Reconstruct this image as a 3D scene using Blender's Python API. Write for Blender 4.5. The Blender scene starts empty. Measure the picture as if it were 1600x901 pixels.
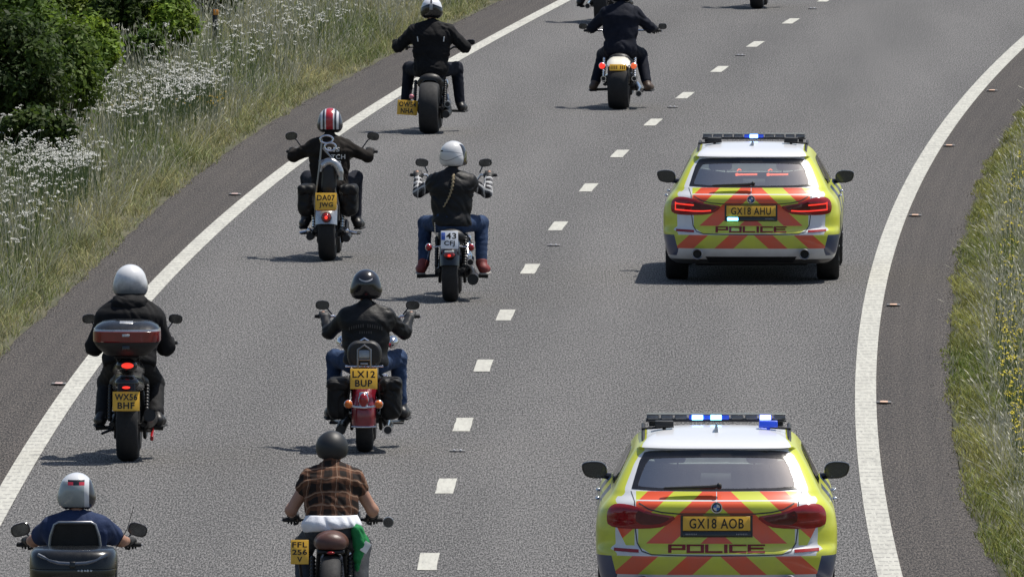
import bpy, bmesh, math, random
import numpy as np
from mathutils import Vector, Matrix, Quaternion, geometry
from mathutils.bvhtree import BVHTree

R_ = math.radians
scene = bpy.context.scene
COL = scene.collection

# ------------------------------------------------------------------ camera
CAM_H, F_PX, Y_HOR = 9.73, 27700.0, -1000.0
PITCH = math.atan((450.5 - Y_HOR) / F_PX)
cam_data = bpy.data.cameras.new('camera')
cam_data.sensor_width = 36.0
cam_data.lens = F_PX / 1600.0 * 36.0
cam_data.clip_start, cam_data.clip_end = 1.0, 6000.0
cam = bpy.data.objects.new('camera', cam_data)
COL.objects.link(cam)
cam.location = (0, 0, CAM_H)
cam.rotation_euler = (math.pi / 2 - PITCH, 0, 0)
scene.camera = cam

# ------------------------------------------------------------------ light
SUN_EL, SUN_AZ = R_(66), R_(62)
world = bpy.data.worlds.new('World')
scene.world = world
world.use_nodes = True
wt = world.node_tree
wt.nodes.clear()
sky = wt.nodes.new('ShaderNodeTexSky')
sky.sky_type = 'NISHITA'
sky.sun_disc = False
sky.sun_elevation = SUN_EL
sky.sun_rotation = SUN_AZ
sky.air_density, sky.dust_density, sky.ozone_density = 1.0, 1.6, 1.0
bg = wt.nodes.new('ShaderNodeBackground')
bg.inputs['Strength'].default_value = 0.08
wo = wt.nodes.new('ShaderNodeOutputWorld')
wt.links.new(sky.outputs[0], bg.inputs[0])
wt.links.new(bg.outputs[0], wo.inputs[0])

sun_data = bpy.data.lights.new('sun', 'SUN')
sun_data.energy = 3.85
sun_data.angle = R_(0.5)
sun_data.color = (1.0, 0.955, 0.88)
sun = bpy.data.objects.new('sun', sun_data)
COL.objects.link(sun)
SUN_DIR = Vector((math.cos(SUN_EL) * math.sin(SUN_AZ), math.cos(SUN_EL) * math.cos(SUN_AZ), math.sin(SUN_EL)))
sun.rotation_euler = SUN_DIR.to_track_quat('Z', 'Y').to_euler()
sun.location = (60, 100, 120)

vs = scene.view_settings
vs.view_transform = 'Standard'
vs.look = 'None'
vs.gamma = 1.0
vs.exposure = 0.42
vs.use_curve_mapping = False

# ------------------------------------------------------------------ pixel <-> ground
_fw = Vector((0, math.cos(PITCH), -math.sin(PITCH)))
_up = Vector((0, math.sin(PITCH), math.cos(PITCH)))


def gp(px, py, z=0.0):
    """point of the place at height z seen at a photograph pixel (1600 x 901)"""
    d = _fw + Vector((1, 0, 0)) * ((px - 800) / F_PX) + _up * ((450.5 - py) / F_PX)
    t = (z - CAM_H) / d.z
    return Vector((d.x * t, d.y * t, z))


# ------------------------------------------------------------------ materials
def srgb(r, g, b):
    def f(c):
        c /= 255.0
        return c / 12.92 if c <= 0.04045 else ((c + 0.055) / 1.055) ** 2.4
    return (f(r), f(g), f(b))


class E:
    """tiny expression builder for shader math nodes"""
    def __init__(s, tree, sock):
        s.t, s.s = tree, sock

    def _op(s, op, *a):
        n = s.t.nodes.new('ShaderNodeMath')
        n.operation = op
        for i, v in enumerate(a):
            if isinstance(v, E):
                s.t.links.new(v.s, n.inputs[i])
            else:
                n.inputs[i].default_value = float(v)
        return E(s.t, n.outputs[0])

    def __add__(s, o): return s._op('ADD', s, o)
    __radd__ = __add__
    def __sub__(s, o): return s._op('SUBTRACT', s, o)
    def __rsub__(s, o): return s._op('SUBTRACT', o, s)
    def __mul__(s, o): return s._op('MULTIPLY', s, o)
    __rmul__ = __mul__
    def __truediv__(s, o): return s._op('DIVIDE', s, o)
    def __lt__(s, o): return s._op('LESS_THAN', s, o)
    def __gt__(s, o): return s._op('GREATER_THAN', s, o)
    def __and__(s, o): return s._op('MULTIPLY', s, o)
    def __or__(s, o): return s._op('MAXIMUM', s, o)
    def abs(s): return s._op('ABSOLUTE', s)
    def fract(s): return s._op('FRACT', s)
    def floor(s): return s._op('FLOOR', s)
    def min(s, o): return s._op('MINIMUM', s, o)
    def sin(s): return s._op('SINE', s)
    def pow(s, o): return s._op('POWER', s, o)
    def inv(s): return s._op('SUBTRACT', 1.0, s)
    def between(s, a, b): return (s > a) & (s < b)


def coords(t):
    tc = t.nodes.new('ShaderNodeTexCoord')
    sp = t.nodes.new('ShaderNodeSeparateXYZ')
    t.links.new(tc.outputs['Object'], sp.inputs[0])
    sn = t.nodes.new('ShaderNodeSeparateXYZ')
    t.links.new(tc.outputs['Normal'], sn.inputs[0])
    return [E(t, sp.outputs[i]) for i in range(3)], [E(t, sn.outputs[i]) for i in range(3)], tc


def mixc(t, fac, a, b):
    n = t.nodes.new('ShaderNodeMix')
    n.data_type = 'RGBA'
    if isinstance(fac, E):
        t.links.new(fac.s, n.inputs[0])
    else:
        n.inputs[0].default_value = fac
    for v, i in ((a, 6), (b, 7)):
        if isinstance(v, (tuple, list)):
            n.inputs[i].default_value = (*v[:3], 1)
        else:
            t.links.new(v, n.inputs[i])
    return n.outputs[2]


def noise(t, vec, scale, detail=3, rough=0.55, stretch=None):
    n = t.nodes.new('ShaderNodeTexNoise')
    n.inputs['Scale'].default_value = scale
    n.inputs['Detail'].default_value = detail
    n.inputs['Roughness'].default_value = rough
    if stretch:
        m = t.nodes.new('ShaderNodeMapping')
        m.inputs['Scale'].default_value = stretch
        t.links.new(vec, m.inputs[0])
        vec = m.outputs[0]
    t.links.new(vec, n.inputs['Vector'])
    return E(t, n.outputs[0])


def ramp(t, e, stops):
    n = t.nodes.new('ShaderNodeValToRGB')
    cr = n.color_ramp
    while len(cr.elements) < len(stops):
        cr.elements.new(0.5)
    for el, (p, c) in zip(cr.elements, stops):
        el.position = p
        el.color = (*c, 1) if len(c) == 3 else c
    t.links.new(e.s, n.inputs[0])
    return n.outputs[0]


MATS = {}


def new_mat(name):
    m = bpy.data.materials.new(name)
    m.use_nodes = True
    b = m.node_tree.nodes['Principled BSDF']
    return m, m.node_tree, b


def mat(name, col=(0.5, 0.5, 0.5), rough=0.5, metal=0.0, emit=None, estr=0.0, var=0.18, bump=0.0, bscale=60, coat=0.0, spec=None):
    """plain material broken up by a little procedural dirt"""
    if name in MATS:
        return MATS[name]
    m, t, b = new_mat(name)
    tc = t.nodes.new('ShaderNodeTexCoord')
    n = noise(t, tc.outputs['Object'], 9, 4, 0.6)
    dk = tuple(c * (1 - var) for c in col)
    lt = tuple(min(1, c * (1 + var) + 0.004) for c in col)
    t.links.new(ramp(t, n, [(0.3, dk), (0.7, lt)]), b.inputs['Base Color'])
    r2 = noise(t, tc.outputs['Object'], 23, 3, 0.6)
    rr = r2 * 0.25 + (rough - 0.125)
    t.links.new(rr.s, b.inputs['Roughness'])
    b.inputs['Metallic'].default_value = metal
    if spec is not None:
        b.inputs['Specular IOR Level'].default_value = spec
    b.inputs['Coat Weight'].default_value = coat
    b.inputs['Coat Roughness'].default_value = 0.06
    if emit:
        b.inputs['Emission Color'].default_value = (*emit, 1)
        b.inputs['Emission Strength'].default_value = estr
    if bump:
        bn = t.nodes.new('ShaderNodeBump')
        bn.inputs['Strength'].default_value = bump
        bn.inputs['Distance'].default_value = 0.01
        t.links.new(noise(t, tc.outputs['Object'], bscale, 4, 0.6).s, bn.inputs['Height'])
        t.links.new(bn.outputs[0], b.inputs['Normal'])
    MATS[name] = m
    return m


M = {}
M['rubber'] = mat('tyre_rubber', (0.011, 0.011, 0.012), 0.78, bump=0.25, bscale=90)
M['black_metal'] = mat('black_metal', (0.008, 0.008, 0.009), 0.42, 0.2)
M['black_gloss'] = mat('black_gloss_paint', (0.005, 0.005, 0.006), 0.2, coat=0.4)
M['black_plastic'] = mat('black_plastic', (0.010, 0.010, 0.011), 0.55)
M['chrome'] = mat('chrome', (0.72, 0.72, 0.74), 0.16, 1.0, var=0.08)
M['steel'] = mat('dull_steel', (0.30, 0.30, 0.31), 0.36, 0.9)
M['engine'] = mat('engine_alloy', (0.10, 0.10, 0.105), 0.42, 0.8)
M['leather'] = mat('black_leather', (0.007, 0.007, 0.0075), 0.55, bump=0.35, bscale=38, spec=0.25)
M['seat'] = mat('seat_vinyl', (0.012, 0.011, 0.011), 0.5, bump=0.15)
M['fabric'] = mat('black_fabric', (0.006, 0.006, 0.007), 0.8, bump=0.3, bscale=70, spec=0.2)
M['navy'] = mat('navy_fabric', (0.005, 0.007, 0.016), 0.8, bump=0.3, bscale=70, spec=0.2)
M['navy_tee'] = mat('navy_cotton', (0.020, 0.034, 0.085), 0.85, bump=0.3, spec=0.2)
M['denim'] = mat('blue_denim', (0.026, 0.048, 0.105), 0.85, bump=0.4, bscale=90, var=0.4, spec=0.2)
M['denim_dark'] = mat('dark_denim', (0.008, 0.010, 0.018), 0.85, bump=0.4, bscale=90, var=0.35, spec=0.2)
M['grey_jean'] = mat('grey_denim', (0.045, 0.05, 0.058), 0.85, bump=0.4, bscale=90, var=0.35, spec=0.2)
M['skin'] = mat('skin', (0.36, 0.19, 0.125), 0.5, var=0.12)
M['glove'] = mat('black_glove', (0.012, 0.012, 0.013), 0.6, bump=0.3)
M['boot'] = mat('black_boot', (0.014, 0.012, 0.011), 0.42, bump=0.2)
M['boot_brown'] = mat('brown_boot', (0.075, 0.045, 0.028), 0.5, bump=0.2)
M['shoe_red'] = mat('red_shoe', (0.20, 0.03, 0.026), 0.6)
M['sole'] = mat('shoe_sole', (0.35, 0.33, 0.30), 0.7)
M['red_paint'] = mat('dark_red_paint', (0.20, 0.010, 0.022), 0.22, 0.1, coat=0.8)
M['cream_paint'] = mat('cream_paint', (0.78, 0.74, 0.64), 0.3, coat=0.4, var=0.06)
M['silver'] = mat('silver_paint', (0.45, 0.46, 0.47), 0.3, 0.7)
M['red_lens'] = mat('red_lens', (0.30, 0.008, 0.009), 0.14, coat=0.5)
M['red_lit'] = mat('red_lens_lit', (0.6, 0.02, 0.015), 0.2, emit=(1.0, 0.05, 0.03), estr=0.75)
M['red_bright'] = mat('red_lamp_bright', (0.8, 0.1, 0.08), 0.2, emit=(1.0, 0.12, 0.07), estr=2.6)
M['amber_lens'] = mat('amber_lens', (0.62, 0.14, 0.012), 0.2, coat=0.4)
M['amber_lit'] = mat('amber_lit', (0.8, 0.15, 0.05), 0.2, emit=(1.0, 0.16, 0.05), estr=0.4)
M['plate_yellow'] = mat('plate_yellow', (0.74, 0.42, 0.035), 0.35, var=0.06)
M['plate_white'] = mat('plate_white', (0.74, 0.76, 0.80), 0.35, var=0.06)
M['plate_blue'] = mat('plate_blue', (0.03, 0.10, 0.45), 0.4)
M['ink'] = mat('plate_ink', (0.012, 0.011, 0.010), 0.5)
M['mirror'] = mat('mirror_glass', (0.10, 0.105, 0.11), 0.12, 0.9, var=0.5)
M['white_cotton'] = mat('white_cotton', (0.75, 0.76, 0.80), 0.9, bump=0.3, var=0.06, spec=0.1)
M['green_cloth'] = mat('green_cloth', (0.02, 0.21, 0.065), 0.85, bump=0.3, spec=0.2)
M['white_label'] = mat('white_label', (0.75, 0.75, 0.72), 0.7)
M['hair'] = mat('blond_hair', (0.26, 0.20, 0.11), 0.55, bump=0.5, bscale=120)
M['pink_lens'] = mat('faded_pink_lens', (0.62, 0.22, 0.26), 0.3)
M['fabric_brown'] = mat('brown_black_cotton', (0.012, 0.009, 0.007), 0.85, bump=0.3, bscale=70, spec=0.2)
M['fabric_grey'] = mat('charcoal_fabric', (0.012, 0.012, 0.013), 0.8, bump=0.3, bscale=70, spec=0.2)
M['topbox_red'] = mat('topbox_red_lens', (0.17, 0.006, 0.008), 0.15, coat=0.5)
M['silver_blue'] = mat('grey_blue_paint', (0.11, 0.125, 0.15), 0.25, 0.6, coat=0.5)
M['scooter_gloss'] = mat('scooter_dark_paint', (0.004, 0.005, 0.006), 0.26, 0.0, coat=0.25, spec=0.35)
M['visor'] = mat('dark_visor', (0.01, 0.01, 0.012), 0.08, coat=0.5)
M['brown_seat'] = mat('brown_seat', (0.085, 0.036, 0.026), 0.42, bump=0.15)
M['white_paint'] = mat('white_marking', (0.7, 0.7, 0.66), 0.6)
M['white_ink'] = mat('white_print', (0.6, 0.6, 0.58), 0.7)
M['dim_ink'] = mat('dim_print', (0.06, 0.055, 0.05), 0.6)


# ------------------------------------------------------------------ mesh builder
class MB:
    def __init__(s):
        s.v, s.f, s.mi, s.k = [], [], [], 0

    def add(s, verts, faces, mi=None):
        o = len(s.v)
        s.v.extend([tuple(p) for p in verts])
        s.f.extend([tuple(i + o for i in f) for f in faces])
        s.mi.extend([s.k if mi is None else mi] * len(faces))

    def box(s, c, size, bev=0.0, rot=None):
        hx, hy, hz = size[0] / 2, size[1] / 2, size[2] / 2
        bev = min(bev, hx * .95, hy * .95, hz * .95)
        M3 = rot.to_matrix() if rot is not None else Matrix.Identity(3)
        c = Vector(c)
        if bev <= 0:
            vs_ = [M3 @ Vector((x, y, z)) + c for x in (-hx, hx) for y in (-hy, hy) for z in (-hz, hz)]
            s.add(vs_, [(0, 1, 3, 2), (4, 6, 7, 5), (0, 4, 5, 1), (2, 3, 7, 6), (0, 2, 6, 4), (1, 5, 7, 3)])
            return
        # rounded box: cube-sphere grid pushed out to the box corners
        n = 3
        vs_, idx, fs = [], {}, []

        def vid(p):
            key = tuple(round(q * 1000) for q in p)
            if key not in idx:
                q = Vector(p)
                d = Vector((q.x, q.y, q.z)).normalized()
                core = Vector(((hx - bev) * (1 if q.x > 0 else -1), (hy - bev) * (1 if q.y > 0 else -1), (hz - bev) * (1 if q.z > 0 else -1)))
                idx[key] = len(vs_)
                vs_.append(M3 @ (core + d * bev) + c)
            return idx[key]
        g = [-1, -0.55, -0.0001, 0.0001, 0.55, 1]
        for ax in range(3):
            for sg in (-1, 1):
                a, b_ = (ax + 1) % 3, (ax + 2) % 3
                for i in range(5):
                    for j in range(5):
                        q = []
                        for (u, v) in ((g[i], g[j]), (g[i + 1], g[j]), (g[i + 1], g[j + 1]), (g[i], g[j + 1])):
                            p = [0, 0, 0]
                            p[ax], p[a], p[b_] = sg, u, v
                            q.append(vid(p))
                        if sg < 0:
                            q.reverse()
                        fs.append(tuple(q))
        s.add(vs_, fs)

    def tube(s, pts, r, seg=10, cap=True):
        pts = [Vector(p) for p in pts]
        n = len(pts)
        rs = r if isinstance(r, (list, tuple)) else [r] * n
        rings = []
        up = None
        for i, p in enumerate(pts):
            d = (pts[min(i + 1, n - 1)] - pts[max(i - 1, 0)])
            d = d.normalized() if d.length > 1e-9 else Vector((0, 0, 1))
            if up is None:
                up = Vector((0, 0, 1)) if abs(d.z) < 0.9 else Vector((1, 0, 0))
            a = d.cross(up).normalized()
            b_ = a.cross(d).normalized()
            up = b_
            rings.append([p + (a * math.cos(2 * math.pi * k / seg) + b_ * math.sin(2 * math.pi * k / seg)) * rs[i] for k in range(seg)])
        s.loft(rings, cap)

    def loft(s, rings, cap=True, closed=True):
        n = len(rings[0])
        vs_ = [p for r in rings for p in r]
        fs = []
        for i in range(len(rings) - 1):
            for k in range(n if closed else n - 1):
                k2 = (k + 1) % n
                fs.append((i * n + k, i * n + k2, (i + 1) * n + k2, (i + 1) * n + k))
        if cap and closed:
            fs.append(tuple(reversed(range(n))))
            fs.append(tuple((len(rings) - 1) * n + k for k in range(n)))
        s.add(vs_, fs)

    def lathe(s, prof, c=(0, 0, 0), axis='x', seg=28, cap=False):
        """prof: (along, radius)"""
        c = Vector(c)
        rings = []
        for a, r in prof:
            ring = []
            for k in range(seg):
                t = 2 * math.pi * k / seg
                u, v = r * math.cos(t), r * math.sin(t)
                ring.append(c + Vector({'x': (a, u, v), 'y': (u, a, v), 'z': (u, v, a)}[axis]))
            rings.append(ring)
        if axis in ('y',):
            rings = [list(reversed(r)) for r in rings]
        s.loft(rings, cap)

    def ell(s, c, r, seg=16, rot=None):
        c = Vector(c)
        M3 = rot.to_matrix() if rot is not None else Matrix.Identity(3)
        rings = []
        n = seg // 2
        for i in range(n + 1):
            a = -math.pi / 2 + math.pi * i / n
            cr = max(math.cos(a), 0.02)
            rings.append([M3 @ Vector((r[0] * cr * math.cos(2 * math.pi * k / seg), r[1] * cr * math.sin(2 * math.pi * k / seg), r[2] * math.sin(a))) + c for k in range(seg)])
        s.loft(rings, True)

    def build(s, name, m, parent=None, smooth=38, loc=None):
        me = bpy.data.meshes.new(name)
        vv = s.v
        if loc is not None:
            vv = [(p[0] - loc[0], p[1] - loc[1], p[2] - loc[2]) for p in s.v]
        me.from_pydata(vv, [], s.f)
        ms = m if isinstance(m, (list, tuple)) else [m]
        for q in ms:
            me.materials.append(q)
        if len(ms) > 1:
            me.polygons.foreach_set('material_index', s.mi)
        me.polygons.foreach_set('use_smooth', [True] * len(s.f))
        me.update()
        if smooth:
            me.set_sharp_from_angle(angle=R_(smooth))
        o = bpy.data.objects.new(name, me)
        COL.objects.link(o)
        if loc is not None:
            o.location = loc
        if parent is not None:
            o.parent = parent
        return o


def mesh_np(name, V, Fq, m, parent=None, loc=None, smooth=True):
    """mesh from numpy quads"""
    me = bpy.data.meshes.new(name)
    V = np.asarray(V, np.float32)
    Fq = np.asarray(Fq, np.int32)
    me.vertices.add(len(V))
    me.vertices.foreach_set('co', V.ravel())
    k = Fq.shape[1]
    me.loops.add(Fq.size)
    me.loops.foreach_set('vertex_index', Fq.ravel())
    me.polygons.add(len(Fq))
    me.polygons.foreach_set('loop_start', np.arange(0, Fq.size, k, dtype=np.int32))
    me.polygons.foreach_set('use_smooth', np.full(len(Fq), smooth))
    ms = m if isinstance(m, (list, tuple)) else [m]
    for q in ms:
        me.materials.append(q)
    me.update(calc_edges=True)
    me.validate()
    o = bpy.data.objects.new(name, me)
    COL.objects.link(o)
    if loc is not None:
        o.location = loc
    if parent is not None:
        o.parent = parent
    return o


def tag(o, label=None, cat=None, group=None, kind=None):
    if label: o['label'] = label
    if cat: o['category'] = cat
    if group: o['group'] = group
    if kind: o['kind'] = kind
    return o


def thing(name, label, cat, loc=(0, 0, 0), rotz=0.0, group=None):
    o = bpy.data.objects.new(name, None)
    COL.objects.link(o)
    o.empty_display_size = 0.2
    o.location = loc
    o.rotation_euler = (0, 0, rotz)
    return tag(o, label, cat, group)


# ------------------------------------------------------------------ signed-distance solids (bodies, clothes, tanks)
def cap(a, b, r1, r2=None, k=0.03, sx=1.0, cx=0.0):
    return ('c', Vector(a), Vector(b), r1, r1 if r2 is None else r2, k, sx, cx)


def rbx(c, half, r=0.03, k=0.02):
    return ('b', Vector(c), Vector(half), k, r)


def elp(c, r, k=0.03):
    return ('e', Vector(c), Vector(r), k)


def sdf_mesh(prims, h=0.011, cuts=(), wrinkle=0.0, wfreq=1.0, seed=0, subtract=()):
    los, his = [], []
    for p in prims:
        if p[0] == 'c':
            rm = max(p[3], p[4])
            ex = Vector((rm / p[6], rm, rm))
            los.append(Vector(map(min, p[1], p[2])) - ex); his.append(Vector(map(max, p[1], p[2])) + ex)
        else:
            los.append(p[1] - p[2]); his.append(p[1] + p[2])
    lo = np.array([min(l[i] for l in los) for i in range(3)]) - 3.5 * h - 0.01
    hi = np.array([max(q[i] for q in his) for i in range(3)]) + 3.5 * h + 0.01
    n = np.ceil((hi - lo) / h).astype(int) + 1
    ax = [lo[i] + h * np.arange(n[i]) for i in range(3)]
    Fd = np.full(n, 0.4, np.float32)

    def ev(p, sub):
        X, Y, Z = np.meshgrid(ax[0][sub[0]], ax[1][sub[1]], ax[2][sub[2]], indexing='ij', sparse=True)
        if p[0] == 'c':
            a, b, r1, r2, k, sx, cx = p[1:]
            X = (X - cx) * sx + cx
            a = Vector(((a.x - cx) * sx + cx, a.y, a.z)); b = Vector(((b.x - cx) * sx + cx, b.y, b.z))
            ba = b - a
            L = max(ba.dot(ba), 1e-9)
            t = np.clip(((X - a.x) * ba.x + (Y - a.y) * ba.y + (Z - a.z) * ba.z) / L, 0, 1)
            return np.sqrt((X - a.x - ba.x * t) ** 2 + (Y - a.y - ba.y * t) ** 2 + (Z - a.z - ba.z * t) ** 2) - (r1 + (r2 - r1) * t)
        if p[0] == 'b':
            c, hf, k, r = p[1:]
            qx, qy, qz = np.abs(X - c.x) - (hf.x - r), np.abs(Y - c.y) - (hf.y - r), np.abs(Z - c.z) - (hf.z - r)
            return np.sqrt(np.maximum(qx, 0) ** 2 + np.maximum(qy, 0) ** 2 + np.maximum(qz, 0) ** 2) + np.minimum(np.maximum(qx, np.maximum(qy, qz)), 0) - r
        c, r, k = p[1:]
        q = np.sqrt(((X - c.x) / r.x) ** 2 + ((Y - c.y) / r.y) ** 2 + ((Z - c.z) / r.z) ** 2)
        return (q - 1) * min(r)

    def rng(p, l, q, m):
        return [slice(max(0, int((l[i] - m - lo[i]) / h)), min(n[i], int((q[i] + m - lo[i]) / h) + 2)) for i in range(3)]
    for p, l, q in zip(prims, los, his):
        k = p[5] if p[0] == 'c' else p[3]
        sub = rng(p, l, q, k + 3 * h)
        d = ev(p, sub)
        A = Fd[sub[0], sub[1], sub[2]]
        hh = np.clip(0.5 + 0.5 * (d - A) / k, 0, 1)
        Fd[sub[0], sub[1], sub[2]] = d * (1 - hh) + A * hh - k * hh * (1 - hh)
    X, Y, Z = np.meshgrid(ax[0], ax[1], ax[2], indexing='ij', sparse=True)
    if wrinkle:
        rs = np.random.RandomState(seed + 11)
        w = 0
        wx = 0.55 * np.sin(6 * Y + 5 * Z + seed) + 0.5 * np.sin(9 * X - 7 * Z + 2 * seed) + 0.4 * np.sin(17 * X + 13 * Z + 5 * Y)
        for i in range(4):
            dv = rs.normal(size=3)
            dv[2] *= 1.6
            dv /= np.linalg.norm(dv)
            fr = wfreq * rs.uniform(16, 44)
            am = 0.5 + 0.5 * np.sin(rs.uniform(5, 11) * X + rs.uniform(4, 9) * Z + rs.uniform(3, 8) * Y + rs.uniform(0, 6))
            w = w + am * (1 - np.abs(np.sin(fr * (dv[0] * X + dv[1] * Y + dv[2] * Z) + 4.5 * wx + rs.uniform(0, 6))) * 2) / 3
        Fd = Fd + np.float32(wrinkle) * w
    for p in subtract:
        sub = [slice(None)] * 3
        Fd = np.maximum(Fd, -ev(p, sub))
    for (p, nv) in cuts:
        Fd = np.maximum(Fd, (X - p[0]) * nv[0] + (Y - p[1]) * nv[1] + (Z - p[2]) * nv[2])
    Fd[0], Fd[-1], Fd[:, 0], Fd[:, -1], Fd[:, :, 0], Fd[:, :, -1] = .05, .05, .05, .05, .05, .05
    return surf_nets(Fd, lo, h)


def surf_nets(Fd, lo, h):
    S = Fd < 0
    c = {}
    cnt = 0
    for i in (0, 1):
        for j in (0, 1):
            for k in (0, 1):
                sl = tuple(slice(1, None) if q else slice(None, -1) for q in (i, j, k))
                c[i, j, k] = (S[sl], Fd[sl])
                cnt = cnt + S[sl].astype(np.int8)
    act = (cnt > 0) & (cnt < 8)
    I = np.argwhere(act)
    idx = np.full(act.shape, -1, np.int64)
    idx[act] = np.arange(len(I))
    P = np.zeros((len(I), 3))
    W = np.zeros(len(I))
    corners = list(c.keys())
    for a in corners:
        for d in range(3):
            if a[d] == 0:
                b = list(a); b[d] = 1; b = tuple(b)
                sa, sb = c[a][0][act], c[b][0][act]
                fa, fb = c[a][1][act], c[b][1][act]
                x = sa != sb
                t = np.where(x, fa / np.where(x, fa - fb, 1), 0)
                p = np.tile(np.array(a, float), (len(I), 1))
                p[:, d] = t
                P[x] += p[x]
                W[x] += 1
    V = lo + h * (I + P / W[:, None])
    faces = []
    for d in range(3):
        sl0 = [slice(None)] * 3; sl1 = [slice(None)] * 3
        sl0[d] = slice(None, -1); sl1[d] = slice(1, None)
        s0, s1 = S[tuple(sl0)], S[tuple(sl1)]
        E_ = np.argwhere(s0 != s1)
        u, v = (d + 1) % 3, (d + 2) % 3
        ok = (E_[:, u] > 0) & (E_[:, v] > 0) & (E_[:, u] < S.shape[u] - 1) & (E_[:, v] < S.shape[v] - 1)
        E_ = E_[ok]
        st = s0[tuple(E_.T)]
        q = []
        for (du, dv) in ((-1, -1), (0, -1), (0, 0), (-1, 0)):
            e = E_.copy()
            e[:, u] += du; e[:, v] += dv
            q.append(idx[tuple(e.T)])
        q = np.stack(q, 1)
        q[~st] = q[~st][:, ::-1]
        faces.append(q)
    Fq = np.concatenate(faces)
    return V, Fq


def solid(name, prims, m, parent, h=0.011, loc=None, **kw):
    V, Fq = sdf_mesh(prims, h, **kw)
    if loc is not None:
        V = V - np.array(loc)
    return mesh_np(name, V, Fq, m, parent, loc)


# ------------------------------------------------------------------ writing
def text_polys(body, width=None, height=None, bold=0.0, spacing=1.0, align='CENTER'):
    cu = bpy.data.curves.new('t', 'FONT')
    cu.body = body
    cu.align_x = 'LEFT'
    cu.offset = bold
    cu.space_character = spacing
    cu.resolution_u = 3
    ob = bpy.data.objects.new('t', cu)
    me = bpy.data.meshes.new_from_object(ob)
    V = np.array([v.co[:] for v in me.vertices]).reshape(-1, 3)
    F_ = [tuple(p.vertices) for p in me.polygons]
    bpy.data.objects.remove(ob); bpy.data.curves.remove(cu); bpy.data.meshes.remove(me)
    lo, hi = V.min(0), V.max(0)
    V = V - (lo + hi) / 2
    s = (hi - lo)
    fx = width / s[0] if width else None
    fy = height / s[1] if height else None
    fx = fx or fy
    fy = fy or fx
    V[:, 0] *= fx
    V[:, 1] *= fy
    return V, F_


def add_text(mb, body, c, width, height, bold=0.02, rot=None, depth=0.0015, spacing=1.05):
    """letters facing -y at c (bike or car space), standing `depth` proud"""
    V, F_ = text_polys(body, width, height, bold, spacing)
    M3 = rot.to_matrix() if rot is not None else Matrix.Identity(3)
    c = Vector(c)
    mb.add([M3 @ Vector((p[0], -depth, p[1])) + c for p in V], F_)
# ------------------------------------------------------------------ road alignment, read off the ground
def polyfit_px(pts, deg):
    w = [gp(*p) for p in pts]
    y = np.array([p.y for p in w]); x = np.array([p.x for p in w])
    c = np.polyfit((y - 200) / 50, x, deg)
    d1 = np.polyder(c)
    lo_, hi_ = y.min(), y.max()

    def f(d):
        d = np.asarray(d, float)
        dc = np.clip(d, lo_, hi_)
        e = d - dc
        return np.polyval(c, (dc - 200) / 50) + np.polyval(d1, (dc - 200) / 50) * e / 50 + np.where(e > 0, 0.00034, 0.0001) * e * e
    f.slope = lambda d: float(f(d + .5) - f(d - .5))
    return f


DASH_PX = [(673, 878), (692, 760), (721, 664), (757, 572), (794, 493), (829, 421), (873, 354), (918, 294), (965, 241), (1019, 192),
           (1071, 150), (1127, 109), (1182, 70), (1233, 34), (1291, 0)]
f_mid = polyfit_px(DASH_PX, 4)
f_left = polyfit_px([(12, 770), (52, 700), (130, 590), (250, 440), (365, 330), (470, 250), (600, 160), (720, 88), (885, 0)], 4)
f_right = polyfit_px([(1590, 75), (1510, 160), (1440, 260), (1400, 350), (1370, 440), (1357, 540), (1352, 620), (1358, 720), (1373, 820), (1390, 897)], 4)
f_vl = polyfit_px([(0, 552), (80, 472), (148, 424), (240, 332), (300, 276), (352, 236), (431, 187), (525, 134), (619, 81), (697, 41), (784, 0)], 4)
f_vr = polyfit_px([(1600, 176), (1569, 214), (1536, 288), (1522, 330), (1499, 386), (1487, 475), (1492, 573), (1489, 657), (1494, 742), (1527, 800), (1560, 893)], 4)


def heading(d, f=f_mid):
    return -math.atan(f.slope(d))


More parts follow.
